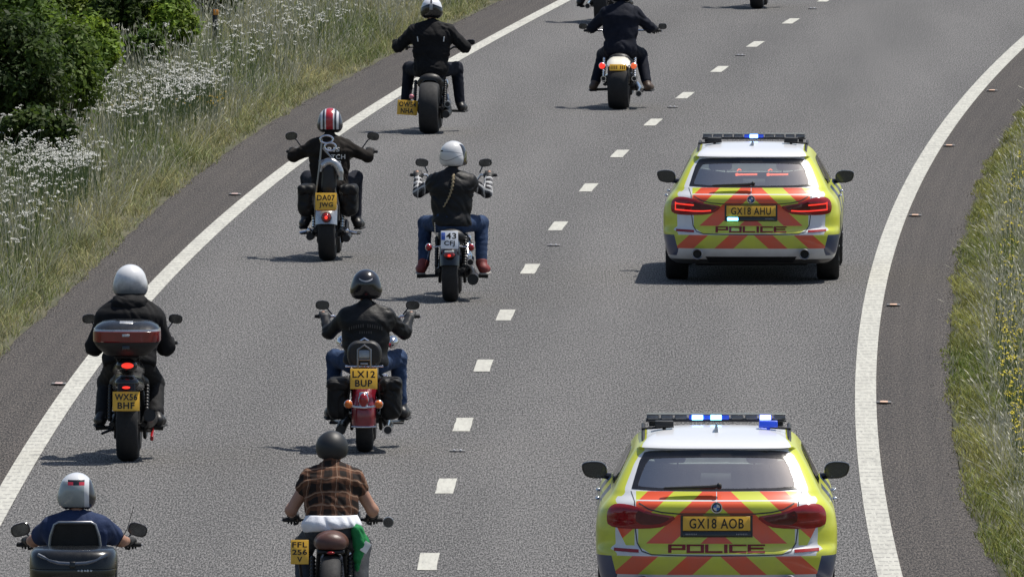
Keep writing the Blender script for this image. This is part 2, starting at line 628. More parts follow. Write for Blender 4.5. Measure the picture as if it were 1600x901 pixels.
# ------------------------------------------------------------------ setting materials
def asphalt(name, base, tint, grain):
    m, t, b = new_mat(name)
    tc = t.nodes.new('ShaderNodeTexCoord')
    v = tc.outputs['Object']
    g1 = noise(t, v, 1.0, 2, 0.65, (66, 5.2, 1))
    g2 = noise(t, v, 1.0, 2, 0.5, (125, 10, 1))
    big = noise(t, v, 1.0, 4, 0.6, (0.5, 0.03, 1))
    lane = noise(t, v, 1.0, 3, 0.5, (1.3, 0.012, 1))
    spot = noise(t, v, 1.0, 3, 0.6, (14, 0.8, 1))
    uvn = t.nodes.new('ShaderNodeSeparateXYZ')
    t.links.new(tc.outputs['UV'], uvn.inputs[0])
    track = (E(t, uvn.outputs[0]) * 25.13 + 3.14159 + (big - 0.5) * 2.0)._op('COSINE', E(t, uvn.outputs[0]) * 25.13 + 3.14159 + (big - 0.5) * 2.0) * 0.07
    scar = noise(t, v, 1.0, 4, 0.7, (5.0, 0.22, 1))
    scar = ((scar - 0.60) * 6.0)._op('MAXIMUM', (scar - 0.64) * 6.0, 0.0).min(1.0) * -0.30
    k = track + scar + (g1 - 0.5) * (grain * 3.0) + (g2 - 0.5) * (grain * 2.6) + (big - 0.5) * 0.55 + (lane - 0.5) * 0.28 + (spot - 0.5) * 0.30 + 1.0
    mx = t.nodes.new('ShaderNodeVectorMath')
    mx.operation = 'SCALE'
    col = mixc(t, noise(t, v, 1.0, 2, 0.5, (2.0, 0.2, 1)), base, tint)
    t.links.new(col, mx.inputs[0])
    t.links.new(k._op('MAXIMUM', k, 0.12).s, mx.inputs['Scale'])
    t.links.new(mx.outputs[0], b.inputs['Base Color'])
    b.inputs['Roughness'].default_value = 0.85
    b.inputs['Specular IOR Level'].default_value = 0.28
    bn = t.nodes.new('ShaderNodeBump')
    bn.inputs['Strength'].default_value = 0.35
    bn.inputs['Distance'].default_value = 0.004
    t.links.new(noise(t, v, 1.0, 3, 0.6, (90, 30, 1)).s, bn.inputs['Height'])
    t.links.new(bn.outputs[0], b.inputs['Normal'])
    return m


M_road = asphalt('worn_asphalt', (0.094, 0.091, 0.088), (0.114, 0.110, 0.106), 1.9)
M_strip = asphalt('dusty_asphalt', (0.047, 0.041, 0.037), (0.066, 0.057, 0.049), 2.2)


def marking_mat(name, ribbed):
    m, t, b = new_mat(name)
    tc = t.nodes.new('ShaderNodeTexCoord')
    v = tc.outputs['Object']
    wear = noise(t, v, 1.0, 5, 0.68, (30, 2.0, 1))
    dirt = noise(t, v, 1.0, 4, 0.6, (5, 0.5, 1))
    fac = ((wear + dirt * 0.6 - 0.66) * 2.2)
    fac = fac._op('MAXIMUM', fac, 0.0).min(1.0)
    col = mixc(t, fac, (0.49, 0.48, 0.42), (0.33, 0.32, 0.28))
    worn = ((wear * 0.6 + noise(t, v, 1.0, 3, 0.7, (70, 7, 1)) * 0.55) > 0.70)
    col = mixc(t, worn, col, (0.16, 0.155, 0.15))
    if ribbed:
        uv = t.nodes.new('ShaderNodeSeparateXYZ')
        t.links.new(tc.outputs['UV'], uv.inputs[0])
        s = (E(t, uv.outputs[1]) * 2.0 + noise(t, v, 1.0, 2, 0.5, (12, 2, 1)) * 0.55).fract()
        col = mixc(t, (s < 0.15) & (wear > 0.46), col, (0.24, 0.23, 0.21))
    t.links.new(col, b.inputs['Base Color'])
    b.inputs['Roughness'].default_value = 0.65
    return m


M_edge = marking_mat('ribbed_edge_line_paint', True)
M_dash = marking_mat('lane_paint', False)


def soil_mat():
    m, t, b = new_mat('verge_soil')
    tc = t.nodes.new('ShaderNodeTexCoord')
    n = noise(t, tc.outputs['Object'], 2.2, 5, 0.65)
    t.links.new(ramp(t, n, [(0.3, (0.035, 0.040, 0.018)), (0.5, (0.07, 0.068, 0.035)), (0.7, (0.12, 0.105, 0.06))]), b.inputs['Base Color'])
    b.inputs['Roughness'].default_value = 0.95
    return m


M_soil = soil_mat()


# ------------------------------------------------------------------ ground, road, verges
def ribbon(name, fa, fb, z, m, d0, d1, step=2.0, cross=2, kind='structure', jitter=None, uv=False):
    n = int((d1 - d0) / step) + 1
    d = np.linspace(d0, d1, n)
    a, b = fa(d), fb(d)
    if jitter:
        rs = np.random.RandomState(jitter[0])
        k = np.convolve(rs.normal(size=n + 8), np.ones(3) / 3, 'same')[4:n + 4]
        if jitter[2] == 'a': a = a + k * jitter[1]
        else: b = b + k * jitter[1]
    V, Fq, U = [], [], []
    for i in range(n):
        for j in range(cross):
            u = j / (cross - 1)
            V.append((a[i] * (1 - u) + b[i] * u, d[i], z))
            U.append(u)
    for i in range(n - 1):
        for j in range(cross - 1):
            q = i * cross + j
            Fq.append((q, q + 1, q + cross + 1, q + cross))
    o = mesh_np(name, V, Fq, m)
    if True:
        me = o.data
        l = me.uv_layers.new(name='UVMap')
        co = np.array([v.co[:] for v in me.vertices])
        vi = np.zeros(len(me.loops), np.int32)
        me.loops.foreach_get('vertex_index', vi)
        l.data.foreach_set('uv', np.stack([np.array(U)[vi], co[vi, 1]], 1).ravel())
    return tag(o, kind=kind)


def off(f, k):
    return lambda d: f(d) + k


g = MB()
g.lathe([(-0.42, 3500), (-0.41, 900), (-0.40, 300), (-0.40, 0.01)], (0, 160, 0), 'z', 48)
ground = tag(g.build('ground', M_soil), kind='structure')


def bank_left(o):
    return 0.012 + 0.07 * np.maximum(0, np.asarray(o) - 0.5)


def bank_right(o):
    return 0.012 + 0.04 * np.maximum(0, np.asarray(o) - 0.4)


def verge(name, f, sg, bank):
    d = np.arange(40, 700, 3.0)
    offs = [-0.5, -0.05, 0.0, 0.3, 0.6, 1, 2, 3, 5, 8, 12, 20, 40, 80]
    V, Fq = [], []
    e = f(d)
    for i in range(len(d)):
        for o_ in offs:
            z = float(bank(min(max(o_, 0), 14))) if o_ >= 0 else -0.2
            if o_ < -0.1: z = -0.3
            V.append((e[i] + sg * o_, d[i], z))
    n = len(offs)
    for i in range(len(d) - 1):
        for j in range(n - 1):
            q = i * n + j
            fq = (q, q + 1, q + n + 1, q + n)
            Fq.append(fq if sg > 0 else fq[::-1])
    return tag(mesh_np(name, V, Fq, M_soil), kind='structure')


verge('verge_terrain', f_vl, -1, bank_left)
verge('verge_terrain', f_vr, 1, bank_right)
hs_l = ribbon('hard_strip', f_vl, off(f_left, 0.01), 0.0, M_strip, 40, 700, 0.5, 3, jitter=(3, 0.035, 'a'))
hs_r = ribbon('hard_strip', off(f_right, -0.01), f_vr, 0.0, M_strip, 40, 700, 0.5, 3, jitter=(4, 0.03, 'b'))
road = ribbon('road', f_left, f_right, 0.004, M_road, 40, 700, 2.0, 6)
ribbon('edge_line', off(f_left, -0.095), off(f_left, 0.095), 0.009, M_edge, 60, 420, 1.0, 2, uv=True)
ribbon('edge_line', off(f_right, -0.10), off(f_right, 0.10), 0.009, M_edge, 60, 420, 1.0, 2, uv=True)


def lane_dash(d):
    n = 5
    rs = random.Random(int(d * 10))
    V = []
    for i in range(n):
        dd = d - 1.02 + 2.04 * i / (n - 1)
        x = float(f_mid(dd))
        V += [(x - 0.078 + rs.uniform(-.004, .004), dd, 0.009), (x + 0.078 + rs.uniform(-.004, .004), dd, 0.009)]
    Fq = [(2 * i, 2 * i + 1, 2 * i + 3, 2 * i + 2) for i in range(n - 1)]
    tag(mesh_np('lane_marking', V, Fq, M_dash), kind='structure')


for p in DASH_PX:
    lane_dash(gp(*p).y)
for k in range(1, 12):
    lane_dash(gp(*DASH_PX[-1]).y + 9 * k)
    if k < 6:
        lane_dash(gp(*DASH_PX[0]).y - 9 * k)

# ------------------------------------------------------------------ road studs
M['stud_body'] = mat('stud_casting', (0.16, 0.155, 0.15), 0.6, 0.3)
M['stud_amber'] = mat('stud_amber', (0.62, 0.40, 0.28), 0.6)
M['stud_red'] = mat('stud_red', (0.48, 0.35, 0.32), 0.6)
M['stud_white'] = mat('stud_white', (0.45, 0.45, 0.48), 0.3)


def stud(px, py, lens, colname, label, group, face=0.006):
    p = gp(px, py, 0.0)
    t = thing('road_stud', label, 'road stud', (p.x, p.y, 0.006), heading(p.y), group)
    a = MB()
    a.box((0, 0, 0.006), (0.14, 0.16, 0.018), 0.007)
    a.build('housing', M['stud_body'], t)
    b = MB()
    if colname == 'white':
        for s in (-1, 1):
            b.ell((s * 0.028, -0.062, 0.017), (0.012, 0.022, 0.009), 10)
    else:
        b.box((0, -0.03, 0.013), (0.075, 0.20, 0.009), 0.004)
    b.build('reflector', lens, t)


for (px, py, lb) in [(1550, 143, 'farthest amber stud by the curve of the right edge line'), (1483, 229, 'amber road stud second farthest along the right edge line'),
                     (1430, 338, 'amber road stud level with the bumper of the farther police car'), (1396, 478, 'amber road stud just behind the farther police car'),
                     (1381, 630, 'amber road stud beside the light bar of the nearer police car')]:
    stud(px, py, M['stud_amber'], 'amber', lb, 'amber studs along the right edge line')
for (px, py, lb) in [(367, 305, 'pale red road stud on the left hard strip near the striped helmet'), (92, 601, 'pale red road stud on the left hard strip behind the top box bike')]:
    stud(px, py, M['stud_red'], 'red', lb, 'red studs along the left edge line')
for (px, py, lb) in [(715, 706, 'worn white lane stud nearest the two police cars'), (865, 385, 'white lane stud beside the plaid sleeved rider'),
                     (1051, 169, 'white lane stud to the right of the cream fendered bike'), (1157, 88, 'white lane stud fourth along the dashed line'),
                     (1270, 15, 'farthest white lane stud at the top of the dashed line')]:
    stud(px, py, M['stud_white'], 'white', lb, 'white studs along the lane line')

# ------------------------------------------------------------------ grass and flowers
def leafy_mat(name, trans=0.42, rough=0.6):
    m, t, b = new_mat(name)
    a = t.nodes.new('ShaderNodeAttribute')
    a.attribute_name = 'tone'
    t.links.new(a.outputs['Color'], b.inputs['Base Color'])
    b.inputs['Roughness'].default_value = rough
    b.inputs['Specular IOR Level'].default_value = 0.25
    tr = t.nodes.new('ShaderNodeBsdfTranslucent')
    t.links.new(a.outputs['Color'], tr.inputs[0])
    mx = t.nodes.new('ShaderNodeMixShader')
    mx.inputs[0].default_value = trans
    out = t.nodes['Material Output']
    t.links.new(b.outputs[0], mx.inputs[1])
    t.links.new(tr.outputs[0], mx.inputs[2])
    t.links.new(mx.outputs[0], out.inputs[0])
    return m


M_leaf = leafy_mat('leaf_tissue')
M_grass = leafy_mat('grass_tissue', 0.3)
M_petal = leafy_mat('petal_tissue', 0.2)


def color_mesh(name, V, Fq, C, m, parent=None, loc=None):
    """C: one colour per vertex (hue differs from plant to plant)"""
    o = mesh_np(name, V, Fq, m, parent, loc, smooth=False)
    at = o.data.color_attributes.new('tone', 'FLOAT_COLOR', 'POINT')
    at.data.foreach_set('color', np.concatenate([C, np.ones((len(C), 1))], 1).astype(np.float32).ravel())
    return o


def blades(P, H, Wd, lean, C, rs, curl=0.35):
    """P base points (n,3); three-segment blades as two quads each"""
    n = len(P)
    a = rs.uniform(0, 2 * np.pi, n)
    la = rs.uniform(0, 2 * np.pi, n)
    side = np.stack([np.cos(a), np.sin(a), np.zeros(n)], 1)
    # a blade shows its width towards the road and the bridge
    side[:, 0] = np.sign(side[:, 0]) * np.maximum(np.abs(side[:, 0]), 0.45)
    ld = np.stack([np.cos(la), np.sin(la), np.zeros(n)], 1) * lean[:, None] * H[:, None]
    V = np.zeros((n, 6, 3))
    for i, (t, w) in enumerate(((0, 1.0), (0.55, 0.8), (1.0, 0.12))):
        c = P + ld * (t ** 1.8)
        c[:, 2] += H * (t - curl * lean * t * t * 0.5)
        V[:, 2 * i] = c - side * (Wd * w / 2)[:, None]
        V[:, 2 * i + 1] = c + side * (Wd * w / 2)[:, None]
    base = np.arange(n)[:, None] * 6
    Fq = np.concatenate([base + np.array([[0, 1, 3, 2]]), base + np.array([[2, 3, 5, 4]])])
    return V.reshape(-1, 3), Fq, np.repeat(C, 6, 0)


def patch(x, y, seed, f1=0.45, f2=0.13):
    v = (np.sin(x * 1.7 * f1 * 2 + seed) * np.sin(y * f2 * 2.1 + seed * 1.7) + np.sin(x * 3.3 * f1 * 2 + y * f2 * 1.3 + seed * .6) * .7 + np.sin(y * f2 * 5.1 - x * 1.1 + seed * 2.2) * .5)
    return np.clip(v / 2.2 * 0.5 + 0.5, 0, 1)


def lerp3(a, b, t):
    return np.asarray(a)[None] * (1 - t[:, None]) + np.asarray(b)[None] * t[:, None]


rs = np.random.RandomState(7)


def scatter(f, sg, bank, n, d0, d1, o1, power=1.0, omin=0.0):
    d = rs.uniform(d0, d1, n)
    o_ = omin + rs.uniform(0, 1, n) ** power * (o1 - omin)
    x = f(d) + sg * o_
    z = bank(o_)
    P = np.stack([x, d, z], 1)
    half = 0.0300 * d + 0.8          # only where the picture can see
    k = (np.abs(x) < half + 0.5)
    return P[k], o_[k]


def grass(name, f, sg, bank, n, d0, d1, o1, warm, label, tall=1.0, pal=((0.074, 0.126, 0.020), (0.39, 0.345, 0.160), (0.34, 0.365, 0.18), 0.16)):
    P, o_ = scatter(f, sg, bank, n, d0, d1, o1, omin=-0.10)
    wob = np.sin(P[:, 1] * 0.9) * 0.5 + np.sin(P[:, 1] * 2.3 + 1) * 0.35 + np.sin(P[:, 1] * 0.31 + 2) * 0.5
    keep = o_ > -0.03 + wob * 0.07
    P, o_ = P[keep], o_[keep]
    t1 = patch(P[:, 0], P[:, 1], 1.3)
    t2 = patch(P[:, 0], P[:, 1], 4.1, 0.9, 0.3)
    t3 = patch(P[:, 0], P[:, 1], 7.7, 1.7, 0.55)
    keep = rs.uniform(0, 1, len(P)) < 0.35 + 0.9 * t3
    P, o_, t1, t2, t3 = P[keep], o_[keep], t1[keep], t2[keep], t3[keep]
    m = len(P)
    jit = rs.uniform(0, 1, m)
    dry = np.clip(t1 * 1.0 - 0.12 + (jit - 0.5) * 0.9 + np.clip(1 - o_ / 0.8, 0, 1) * 0.30, 0, 1) * warm
    C = lerp3(pal[0], pal[1], dry)
    silver = (rs.uniform(0, 1, m) < pal[3])[:, None]
    C = np.where(silver, np.array(pal[2])[None], C)
    C = C * (0.40 + 1.1 * rs.uniform(0, 1, m))[:, None] * (0.72 + 0.55 * patch(P[:, 0], P[:, 1], 2.9, 1.3, 0.4))[:, None]
    edge = np.clip((o_ + 0.05) / 1.0, 0.0, 1)
    H = tall * (0.05 + 0.35 * edge ** 0.8) * (0.35 + 0.6 * t2 + 0.6 * t3) * rs.uniform(0.5, 1.25, m)
    Wd = rs.uniform(0.004, 0.011, m)
    V, Fq, CC = blades(P, H, Wd, rs.uniform(0.3, 1.4, m), C, rs)
    Vs, Fs, Cs = [V], [Fq], [CC]
    # seed heads: pale oat-coloured spikelets on thin stalks
    k = rs.uniform(0, 1, m) < 0.26 * (0.2 + t1) * (edge > 0.35)
    Q = P[k]; q = len(Q)
    hh = H[k] * 1.2 + 0.12 * tall
    dirn = rs.normal(size=(q, 2)) * 0.10
    lean_top = np.stack([dirn[:, 0] * 1.5, dirn[:, 1] * 1.5, np.zeros(q)], 1)
    top = Q + lean_top; top[:, 2] += hh
    low = Q + lean_top * 0.82; low[:, 2] += hh * 0.86
    hc = lerp3((0.38, 0.37, 0.27), (0.62, 0.60, 0.48), rs.uniform(0, 1, q)) * (0.7 + 0.5 * rs.uniform(0, 1, q))[:, None]
    wv = np.stack([rs.uniform(0.003, 0.007, q), rs.uniform(-.006, .006, q), np.zeros(q)], 1)
    mid = (top + low) / 2
    SV = np.stack([low, mid + wv, top, mid - wv], 1).reshape(-1, 3)
    SF = np.arange(q * 4).reshape(-1, 4)
    tw = np.zeros((q, 3)); tw[:, 0] = 0.0018
    TV = np.stack([Q - tw, Q + tw, low + tw, low - tw], 1).reshape(-1, 3)
    o1_ = len(V)
    Vs += [SV, TV]
    Fs += [SF + o1_, np.arange(q * 4).reshape(-1, 4) + o1_ + len(SV)]
    Cs += [np.repeat(hc, 4, 0), np.repeat(hc * 0.8, 4, 0)]
    o = color_mesh(name, np.concatenate(Vs), np.concatenate(Fs), np.concatenate(Cs), M_grass)
    return tag(o, label, 'grass', kind='stuff')


grass('verge_grass', f_vl, -1, bank_left, 560000, 150, 330, 11.0, 1.0, 'long seeding grass covering the left roadside bank')
grass('verge_grass', f_vr, 1, bank_right, 260000, 118, 262, 3.2, 0.72, 'short green grass on the right roadside verge', 0.72, ((0.088, 0.135, 0.016), (0.40, 0.36, 0.10), (0.33, 0.36, 0.15), 0.12))


def umbels(centres, size, C, rs, florets=9, stalks=True):
    """flat clusters of small florets on thin stalks"""
    n = len(centres)
    V, Fq, CC = [], [], []
    k = 0
    for i in range(n):
        c = centres[i]
        tilt = rs.normal(size=2) * 0.25
        for j in range(florets):
            a, r = rs.uniform(0, 6.28), size[i] * math.sqrt(rs.uniform(0, 1))
            dx, dy = r * math.cos(a), r * math.sin(a)
            p = c + np.array([dx, dy, tilt[0] * dx + tilt[1] * dy + rs.uniform(-.008, .008) - 2 * r * r])
            w = rs.uniform(0.004, 0.0095)
            h_ = rs.uniform(0.002, 0.006)
            b = rs.uniform(0, 3.1)
            e = np.array([math.cos(b) * w, math.sin(b) * w, h_])
            f_ = np.array([-math.sin(b) * w, math.cos(b) * w, h_])
            V += [p - e, p - f_, p + e, p + f_]
            Fq.append((k, k + 1, k + 2, k + 3)); k += 4
            CC += [C[i] * rs.uniform(0.8, 1.1)] * 4
        if stalks:
            w = 0.0025
            g0 = c.copy(); g0[2] -= 0.42; g0[:2] += rs.normal(size=2) * 0.05
            V += [g0 + [-w, 0, 0], g0 + [w, 0, 0], c + [w, 0, -.004], c + [-w, 0, -.004]]
            Fq.append((k, k + 1, k + 2, k + 3)); k += 4
            CC += [np.array((0.10, 0.14, 0.05))] * 4
    return np.array(V), np.array(Fq), np.array(CC)


def flower_field(name, spots, z, size, col, label, florets=9, seed=1):
    """spots: (px, py, spread_x_px, spread_y_px, count)"""
    r2 = np.random.RandomState(seed)
    cs = []
    for (px, py, sx, sy, n) in spots:
        for _ in range(int(n * 1.5)):
            zz = z * r2.uniform(0.75, 1.2)
            p = gp(px + r2.normal() * sx, py + r2.normal() * sy, zz)
            off_ = (float(f_vl(p.y)) - p.x) if px < 800 else (p.x - float(f_vr(p.y)))
            if off_ > 0.45:
                cs.append((p.x, p.y, p.z))
    cs = np.array(cs)
    C = np.array(col)[None] * r2.uniform(0.8, 1.12, (len(cs), 1))
    V, Fq, CC = umbels(cs, r2.uniform(0.018, 0.045, len(cs)) * size, C, r2, florets)
    return tag(color_mesh(name, V, Fq, CC, M_petal), label, 'wildflowers', kind='stuff')


flower_field('white_wildflowers', [(285, 122, 42, 18, 270), (330, 132, 28, 12, 130), (205, 135, 40, 20, 90), (225, 45, 40, 22, 80), (70, 238, 40, 14, 200), (110, 245, 22, 8, 60), (25, 215, 25, 30, 60),
                                   (200, 165, 40, 8, 45), (390, 60, 60, 30, 90), (480, 25, 70, 22, 90), (420, 100, 40, 22, 40), (560, 30, 50, 18, 40), (60, 330, 50, 50, 50), (160, 290, 60, 40, 35), (30, 430, 25, 40, 50), (40, 300, 45, 30, 60), (150, 255, 60, 25, 60), (60, 375, 40, 30, 50), (15, 500, 18, 25, 30), (190, 320, 40, 25, 35), (300, 200, 60, 25, 45), (520, 60, 60, 20, 40), (70, 180, 40, 20, 40)],
             0.72, 1.0, (0.60, 0.60, 0.56), 'white cow parsley in drifts along the left bank', 11, 5)
flower_field('yellow_wildflowers', [(335, 157, 12, 7, 26), (285, 160, 8, 5, 12), (190, 158, 25, 6, 14), (390, 152, 20, 7, 8)], 0.4, 0.6, (0.60, 0.38, 0.035), 'orange yellow flowers in the grass of the left bank', 5, 6)
flower_field('yellow_wildflowers', [(1560, 640, 35, 26, 130), (1580, 690, 25, 30, 80), (1585, 570, 20, 30, 60), (1585, 400, 20, 60, 45), (1590, 790, 15, 40, 40), (1575, 300, 18, 40, 40), (1530, 480, 22, 70, 60), (1520, 620, 16, 60, 60), (1545, 720, 20, 50, 60), (1590, 230, 10, 30, 30), (1570, 500, 25, 60, 70), (1580, 850, 15, 30, 40), (1515, 560, 14, 60, 45), (1530, 660, 18, 45, 60), (1545, 350, 14, 50, 30), (1550, 800, 14, 30, 40)], 0.38, 0.6, (0.60, 0.50, 0.03),
             'small yellow flowers dotting the right verge', 5, 8)


# gravel and crumbs along the verge edges
def crumbs():
    r2 = np.random.RandomState(3)
    V, Fq, C = [], [], []
    k = 0
    for (f, sg, n) in ((f_vl, 1, 5000), (f_vr, -1, 6000)):
        for _ in range(n):
            d = r2.uniform(118, 275)
            wb = 0.5 + 0.5 * math.sin(d * 1.1) * math.sin(d * 0.37 + 1)
            x = float(f(d)) + sg * (abs(r2.normal()) * (0.03 + 0.11 * wb) - 0.05)
            s = r2.uniform(0.0015, 0.0055)
            p = np.array([x, d, 0.001])
            for dx, dy in ((-1, -1), (1, -1), (1, 1), (-1, 1)):
                V.append(p + [dx * s * r2.uniform(.6, 1.1), dy * s * 2 * r2.uniform(.6, 1.1), 0])
            for dx, dy in ((-1, -1), (1, -1), (1, 1), (-1, 1)):
                V.append(p + [dx * s * .6, dy * s, s * r2.uniform(.6, 1.4)])
            Fq += [(k + 4, k + 5, k + 6, k + 7), (k, k + 1, k + 5, k + 4), (k + 1, k + 2, k + 6, k + 5), (k + 2, k + 3, k + 7, k + 6), (k + 3, k, k + 4, k + 7)]
            k += 8
            c = r2.choice([0, 1, 2], p=[.55, .35, .1])
            col = [(0.035, 0.030, 0.023), (0.09, 0.075, 0.055), (0.20, 0.18, 0.15)][c]
            C += [np.array(col) * r2.uniform(.7, 1.2)] * 8
    tag(color_mesh('roadside_gravel', np.array(V), np.array(Fq), np.array(C), M_grass), 'loose grit and crumbs where the hard strip meets the grass', 'grit', kind='stuff')


crumbs()


# ------------------------------------------------------------------ bushes, weeds, post
M['bark'] = mat('bark', (0.06, 0.045, 0.03), 0.9, bump=0.5)


def bush(px, py, w_m, h_m, tone, label, n=9000, name='bush', seed=1, group='bushes on the left bank', zg=0.35, leaf=0.040, depth=1.0):
    r2 = np.random.RandomState(seed)
    p = gp(px, py, zg)
    t = thing(name, label, 'bush', (p.x, p.y, zg), 0, group)
    # clumps spread through the crown; leaves sit near the skin of each clump
    n = int(n * 1.7)
    nc = 46
    u = r2.normal(size=(nc, 3)); u /= np.linalg.norm(u, axis=1)[:, None]
    cc = u * (r2.uniform(0.2, 1, nc) ** 0.5)[:, None] * np.array([w_m / 2, w_m / 2 * depth, h_m / 2]) * 0.80
    cc[:, 2] += h_m / 2
    cr = r2.uniform(0.07, 0.19, nc) * min(w_m, h_m)
    ci = r2.randint(0, nc, n)
    dv = r2.normal(size=(n, 3)); dv /= np.linalg.norm(dv, axis=1)[:, None]
    rad = cr[ci] * (0.55 + 0.6 * r2.uniform(0, 1, n) ** 0.7)
    stray = r2.uniform(0, 1, n) < 0.10
    rad = np.where(stray, rad * r2.uniform(1.2, 2.0, n), rad)
    P = cc[ci] + dv * rad[:, None]
    k = P[:, 2] > 0.0
    P, dv, ci = P[k], dv[k], ci[k]
    n = len(P)
    nrm = dv + r2.normal(size=(n, 3)) * 0.6 + np.array([0, 0, 0.5])
    nrm /= np.linalg.norm(nrm, axis=1)[:, None]
    ref = r2.normal(size=(n, 3))
    a = np.cross(nrm, ref); a /= np.linalg.norm(a, axis=1)[:, None]
    b = np.cross(nrm, a)
    L = leaf * r2.uniform(0.6, 1.35, n)[:, None]
    V = np.stack([P - a * L, P + b * L * .5, P + a * L, P - b * L * .5], 1).reshape(-1, 3)
    ctone = r2.uniform(0.65, 1.35, nc)[ci] * r2.uniform(0.7, 1.3, n)
    C = np.array(tone)[None] * ctone[:, None]
    yel = r2.uniform(0, 1, nc)[ci][:, None] * 0.5
    C = C * (1 - yel) + C * np.array([1.5, 1.15, 0.6])[None] * yel
    color_mesh('foliage', V, np.arange(n * 4).reshape(-1, 4), np.repeat(C, 4, 0), M_leaf, t)
    s = MB()
    for i in range(7):
        a_ = i * 0.9
        c = cc[i % nc]
        s.tube([(0.05 * math.cos(a_), 0.05 * math.sin(a_), -0.15), (c[0] * .4, c[1] * .4, c[2] * .5), tuple(c)], [0.03, 0.02, 0.008], 6)
    s.build('stem', M['bark'], t)
    return t


GR = (0.075, 0.130, 0.022)
DK = (0.040, 0.072, 0.016)
LT = (0.135, 0.215, 0.028)
bush(12, 225, 1.5, 1.6, DK, 'dark green shrub at the left edge above the white flowers', 12000, seed=1)
bush(95, 205, 1.25, 1.35, GR, 'mid green shrub beside the dark shrub on the left bank', 10000, seed=2)
bush(62, 262, 1.1, 0.75, DK, 'low dark bramble under the tall shrubs on the left bank', 7000, seed=3)
bush(135, 150, 1.0, 1.1, LT, 'bright yellow green shrub between the dark shrubs', 9000, seed=4)
bush(25, 120, 1.7, 1.4, GR, 'big green shrub in the far left corner', 10000, seed=5)
bush(185, 88, 1.1, 1.0, DK, 'dark shrub at the top edge behind the white flowers', 8000, seed=6)
bush(262, 88, 1.0, 0.85, LT, 'bright leafy shrub left of the small orange marker post', 9000, seed=7)
bush(228, 112, 0.7, 0.55, GR, 'small green shrub in front of the bright leafy one', 5000, seed=8)
bush(90, 85, 1.4, 1.3, LT, 'bright leafy shrub at the top edge of the left bank', 10000, seed=10)
bush(325, 28, 1.4, 0.9, LT, 'leafy shrub behind the small orange marker post', 8000, seed=11)

pm = gp(336, 62, 0.35)
post = thing('marker_post', 'small black marker post with orange reflector in the far left grass', 'marker post', pm)
q = MB(); q.box((0, 0, 0.20), (0.075, 0.03, 0.46), 0.012); q.build('post', M['black_plastic'], post)
q = MB(); q.box((0.012, -0.02, 0.375), (0.07, 0.014, 0.075), 0.006); q.build('reflector', mat('orange_reflector', (0.70, 0.27, 0.03), 0.35), post)
# ------------------------------------------------------------------ police cars
def interp(zs, vals, z):
    """smooth monotone interpolation through stations"""
    zs, vals = np.array(zs), np.array(vals)
    m = np.zeros(len(zs))
    dl = np.diff(vals) / np.diff(zs)
    for i in range(1, len(zs) - 1):
        if dl[i - 1] * dl[i] > 0:
            m[i] = 2 * dl[i - 1] * dl[i] / (dl[i - 1] + dl[i])
    m[0], m[-1] = dl[0], dl[-1]
    i = np.clip(np.searchsorted(zs, z) - 1, 0, len(zs) - 2)
    h = zs[i + 1] - zs[i]
    t = (z - zs[i]) / h
    return ((2 * t**3 - 3 * t**2 + 1) * vals[i] + (t**3 - 2 * t**2 + t) * h * m[i] + (-2 * t**3 + 3 * t**2) * vals[i + 1] + (t**3 - t**2) * h * m[i + 1])


ST = [  # z, half width, rear y, front y, rear corner depth, front corner depth
    (0.21, 0.80, -0.93, 3.55, 0.30, 0.55), (0.26, 0.865, -1.02, 3.66, 0.34, 0.60), (0.33, 0.895, -1.085, 3.74, 0.40, 0.65),
    (0.42, 0.915, -1.125, 3.79, 0.44, 0.70), (0.50, 0.928, -1.135, 3.81, 0.46, 0.70), (0.555, 0.932, -1.125, 3.82, 0.46, 0.70),
    (0.60, 0.934, -1.075, 3.82, 0.44, 0.70), (0.70, 0.934, -1.06, 3.81, 0.42, 0.70), (0.80, 0.922, -1.055, 3.76, 0.42, 0.75),
    (0.86, 0.902, -1.065, 3.62, 0.42, 0.75), (0.91, 0.868, -1.055, 3.30, 0.40, 0.70), (0.95, 0.835, -1.015, 2.75, 0.36, 0.60),
    (0.98, 0.812, -0.975, 2.32, 0.33, 0.50), (1.02, 0.792, -0.940, 2.10, 0.30, 0.45), (1.10, 0.758, -0.870, 1.92, 0.28, 0.42),
    (1.20, 0.712, -0.780, 1.66, 0.26, 0.40), (1.30, 0.660, -0.685, 1.36, 0.24, 0.38), (1.36, 0.622, -0.640, 1.14, 0.22, 0.36),
    (1.385, 0.598, -0.660, 1.02, 0.16, 0.36), (1.41, 0.570, -0.625, 0.90, 0.16, 0.36), (1.435, 0.525, -0.50, 0.74, 0.18, 0.34),
    (1.452, 0.455, -0.33, 0.56, 0.2, 0.3), (1.463, 0.36, -0.10, 0.36, 0.2, 0.25), (1.470, 0.22, 0.0, 0.22, 0.08, 0.08)]


def car_plan(w, yr, yf, a, b, n1=13, n2=34, n3=11):
    pts = []
    pr, pf = 3.0, 2.4
    for i in range(n1):                       # rear centre -> right rear corner
        t = math.pi / 2 * i / n1
        pts.append((w * math.sin(t) ** (2 / pr), yr + a * (1 - max(math.cos(t), 0) ** (2 / pr))))
    for i in range(n2):
        u = i / n2
        pts.append((w, yr + a + (yf - b - yr - a) * u))
    for i in range(n3 + 1):
        t = math.pi / 2 * (1 - i / n3)
        pts.append((w * math.sin(t) ** (2 / pf), yf - b + b * max(math.cos(t), 0) ** (2 / pf)))
    left = [(-x, y) for x, y in reversed(pts[1:-1])]
    return pts + left


def roof_drop(x, y, z):
    if z > 1.0 and y < 0.7:
        z -= 0.045 * ((0.7 - y) / 1.3) ** 2 * min(1, (z - 1.0) / 0.4)
    if z > 1.0:
        z = 1.0 + (z - 1.0) * 0.965
    return z


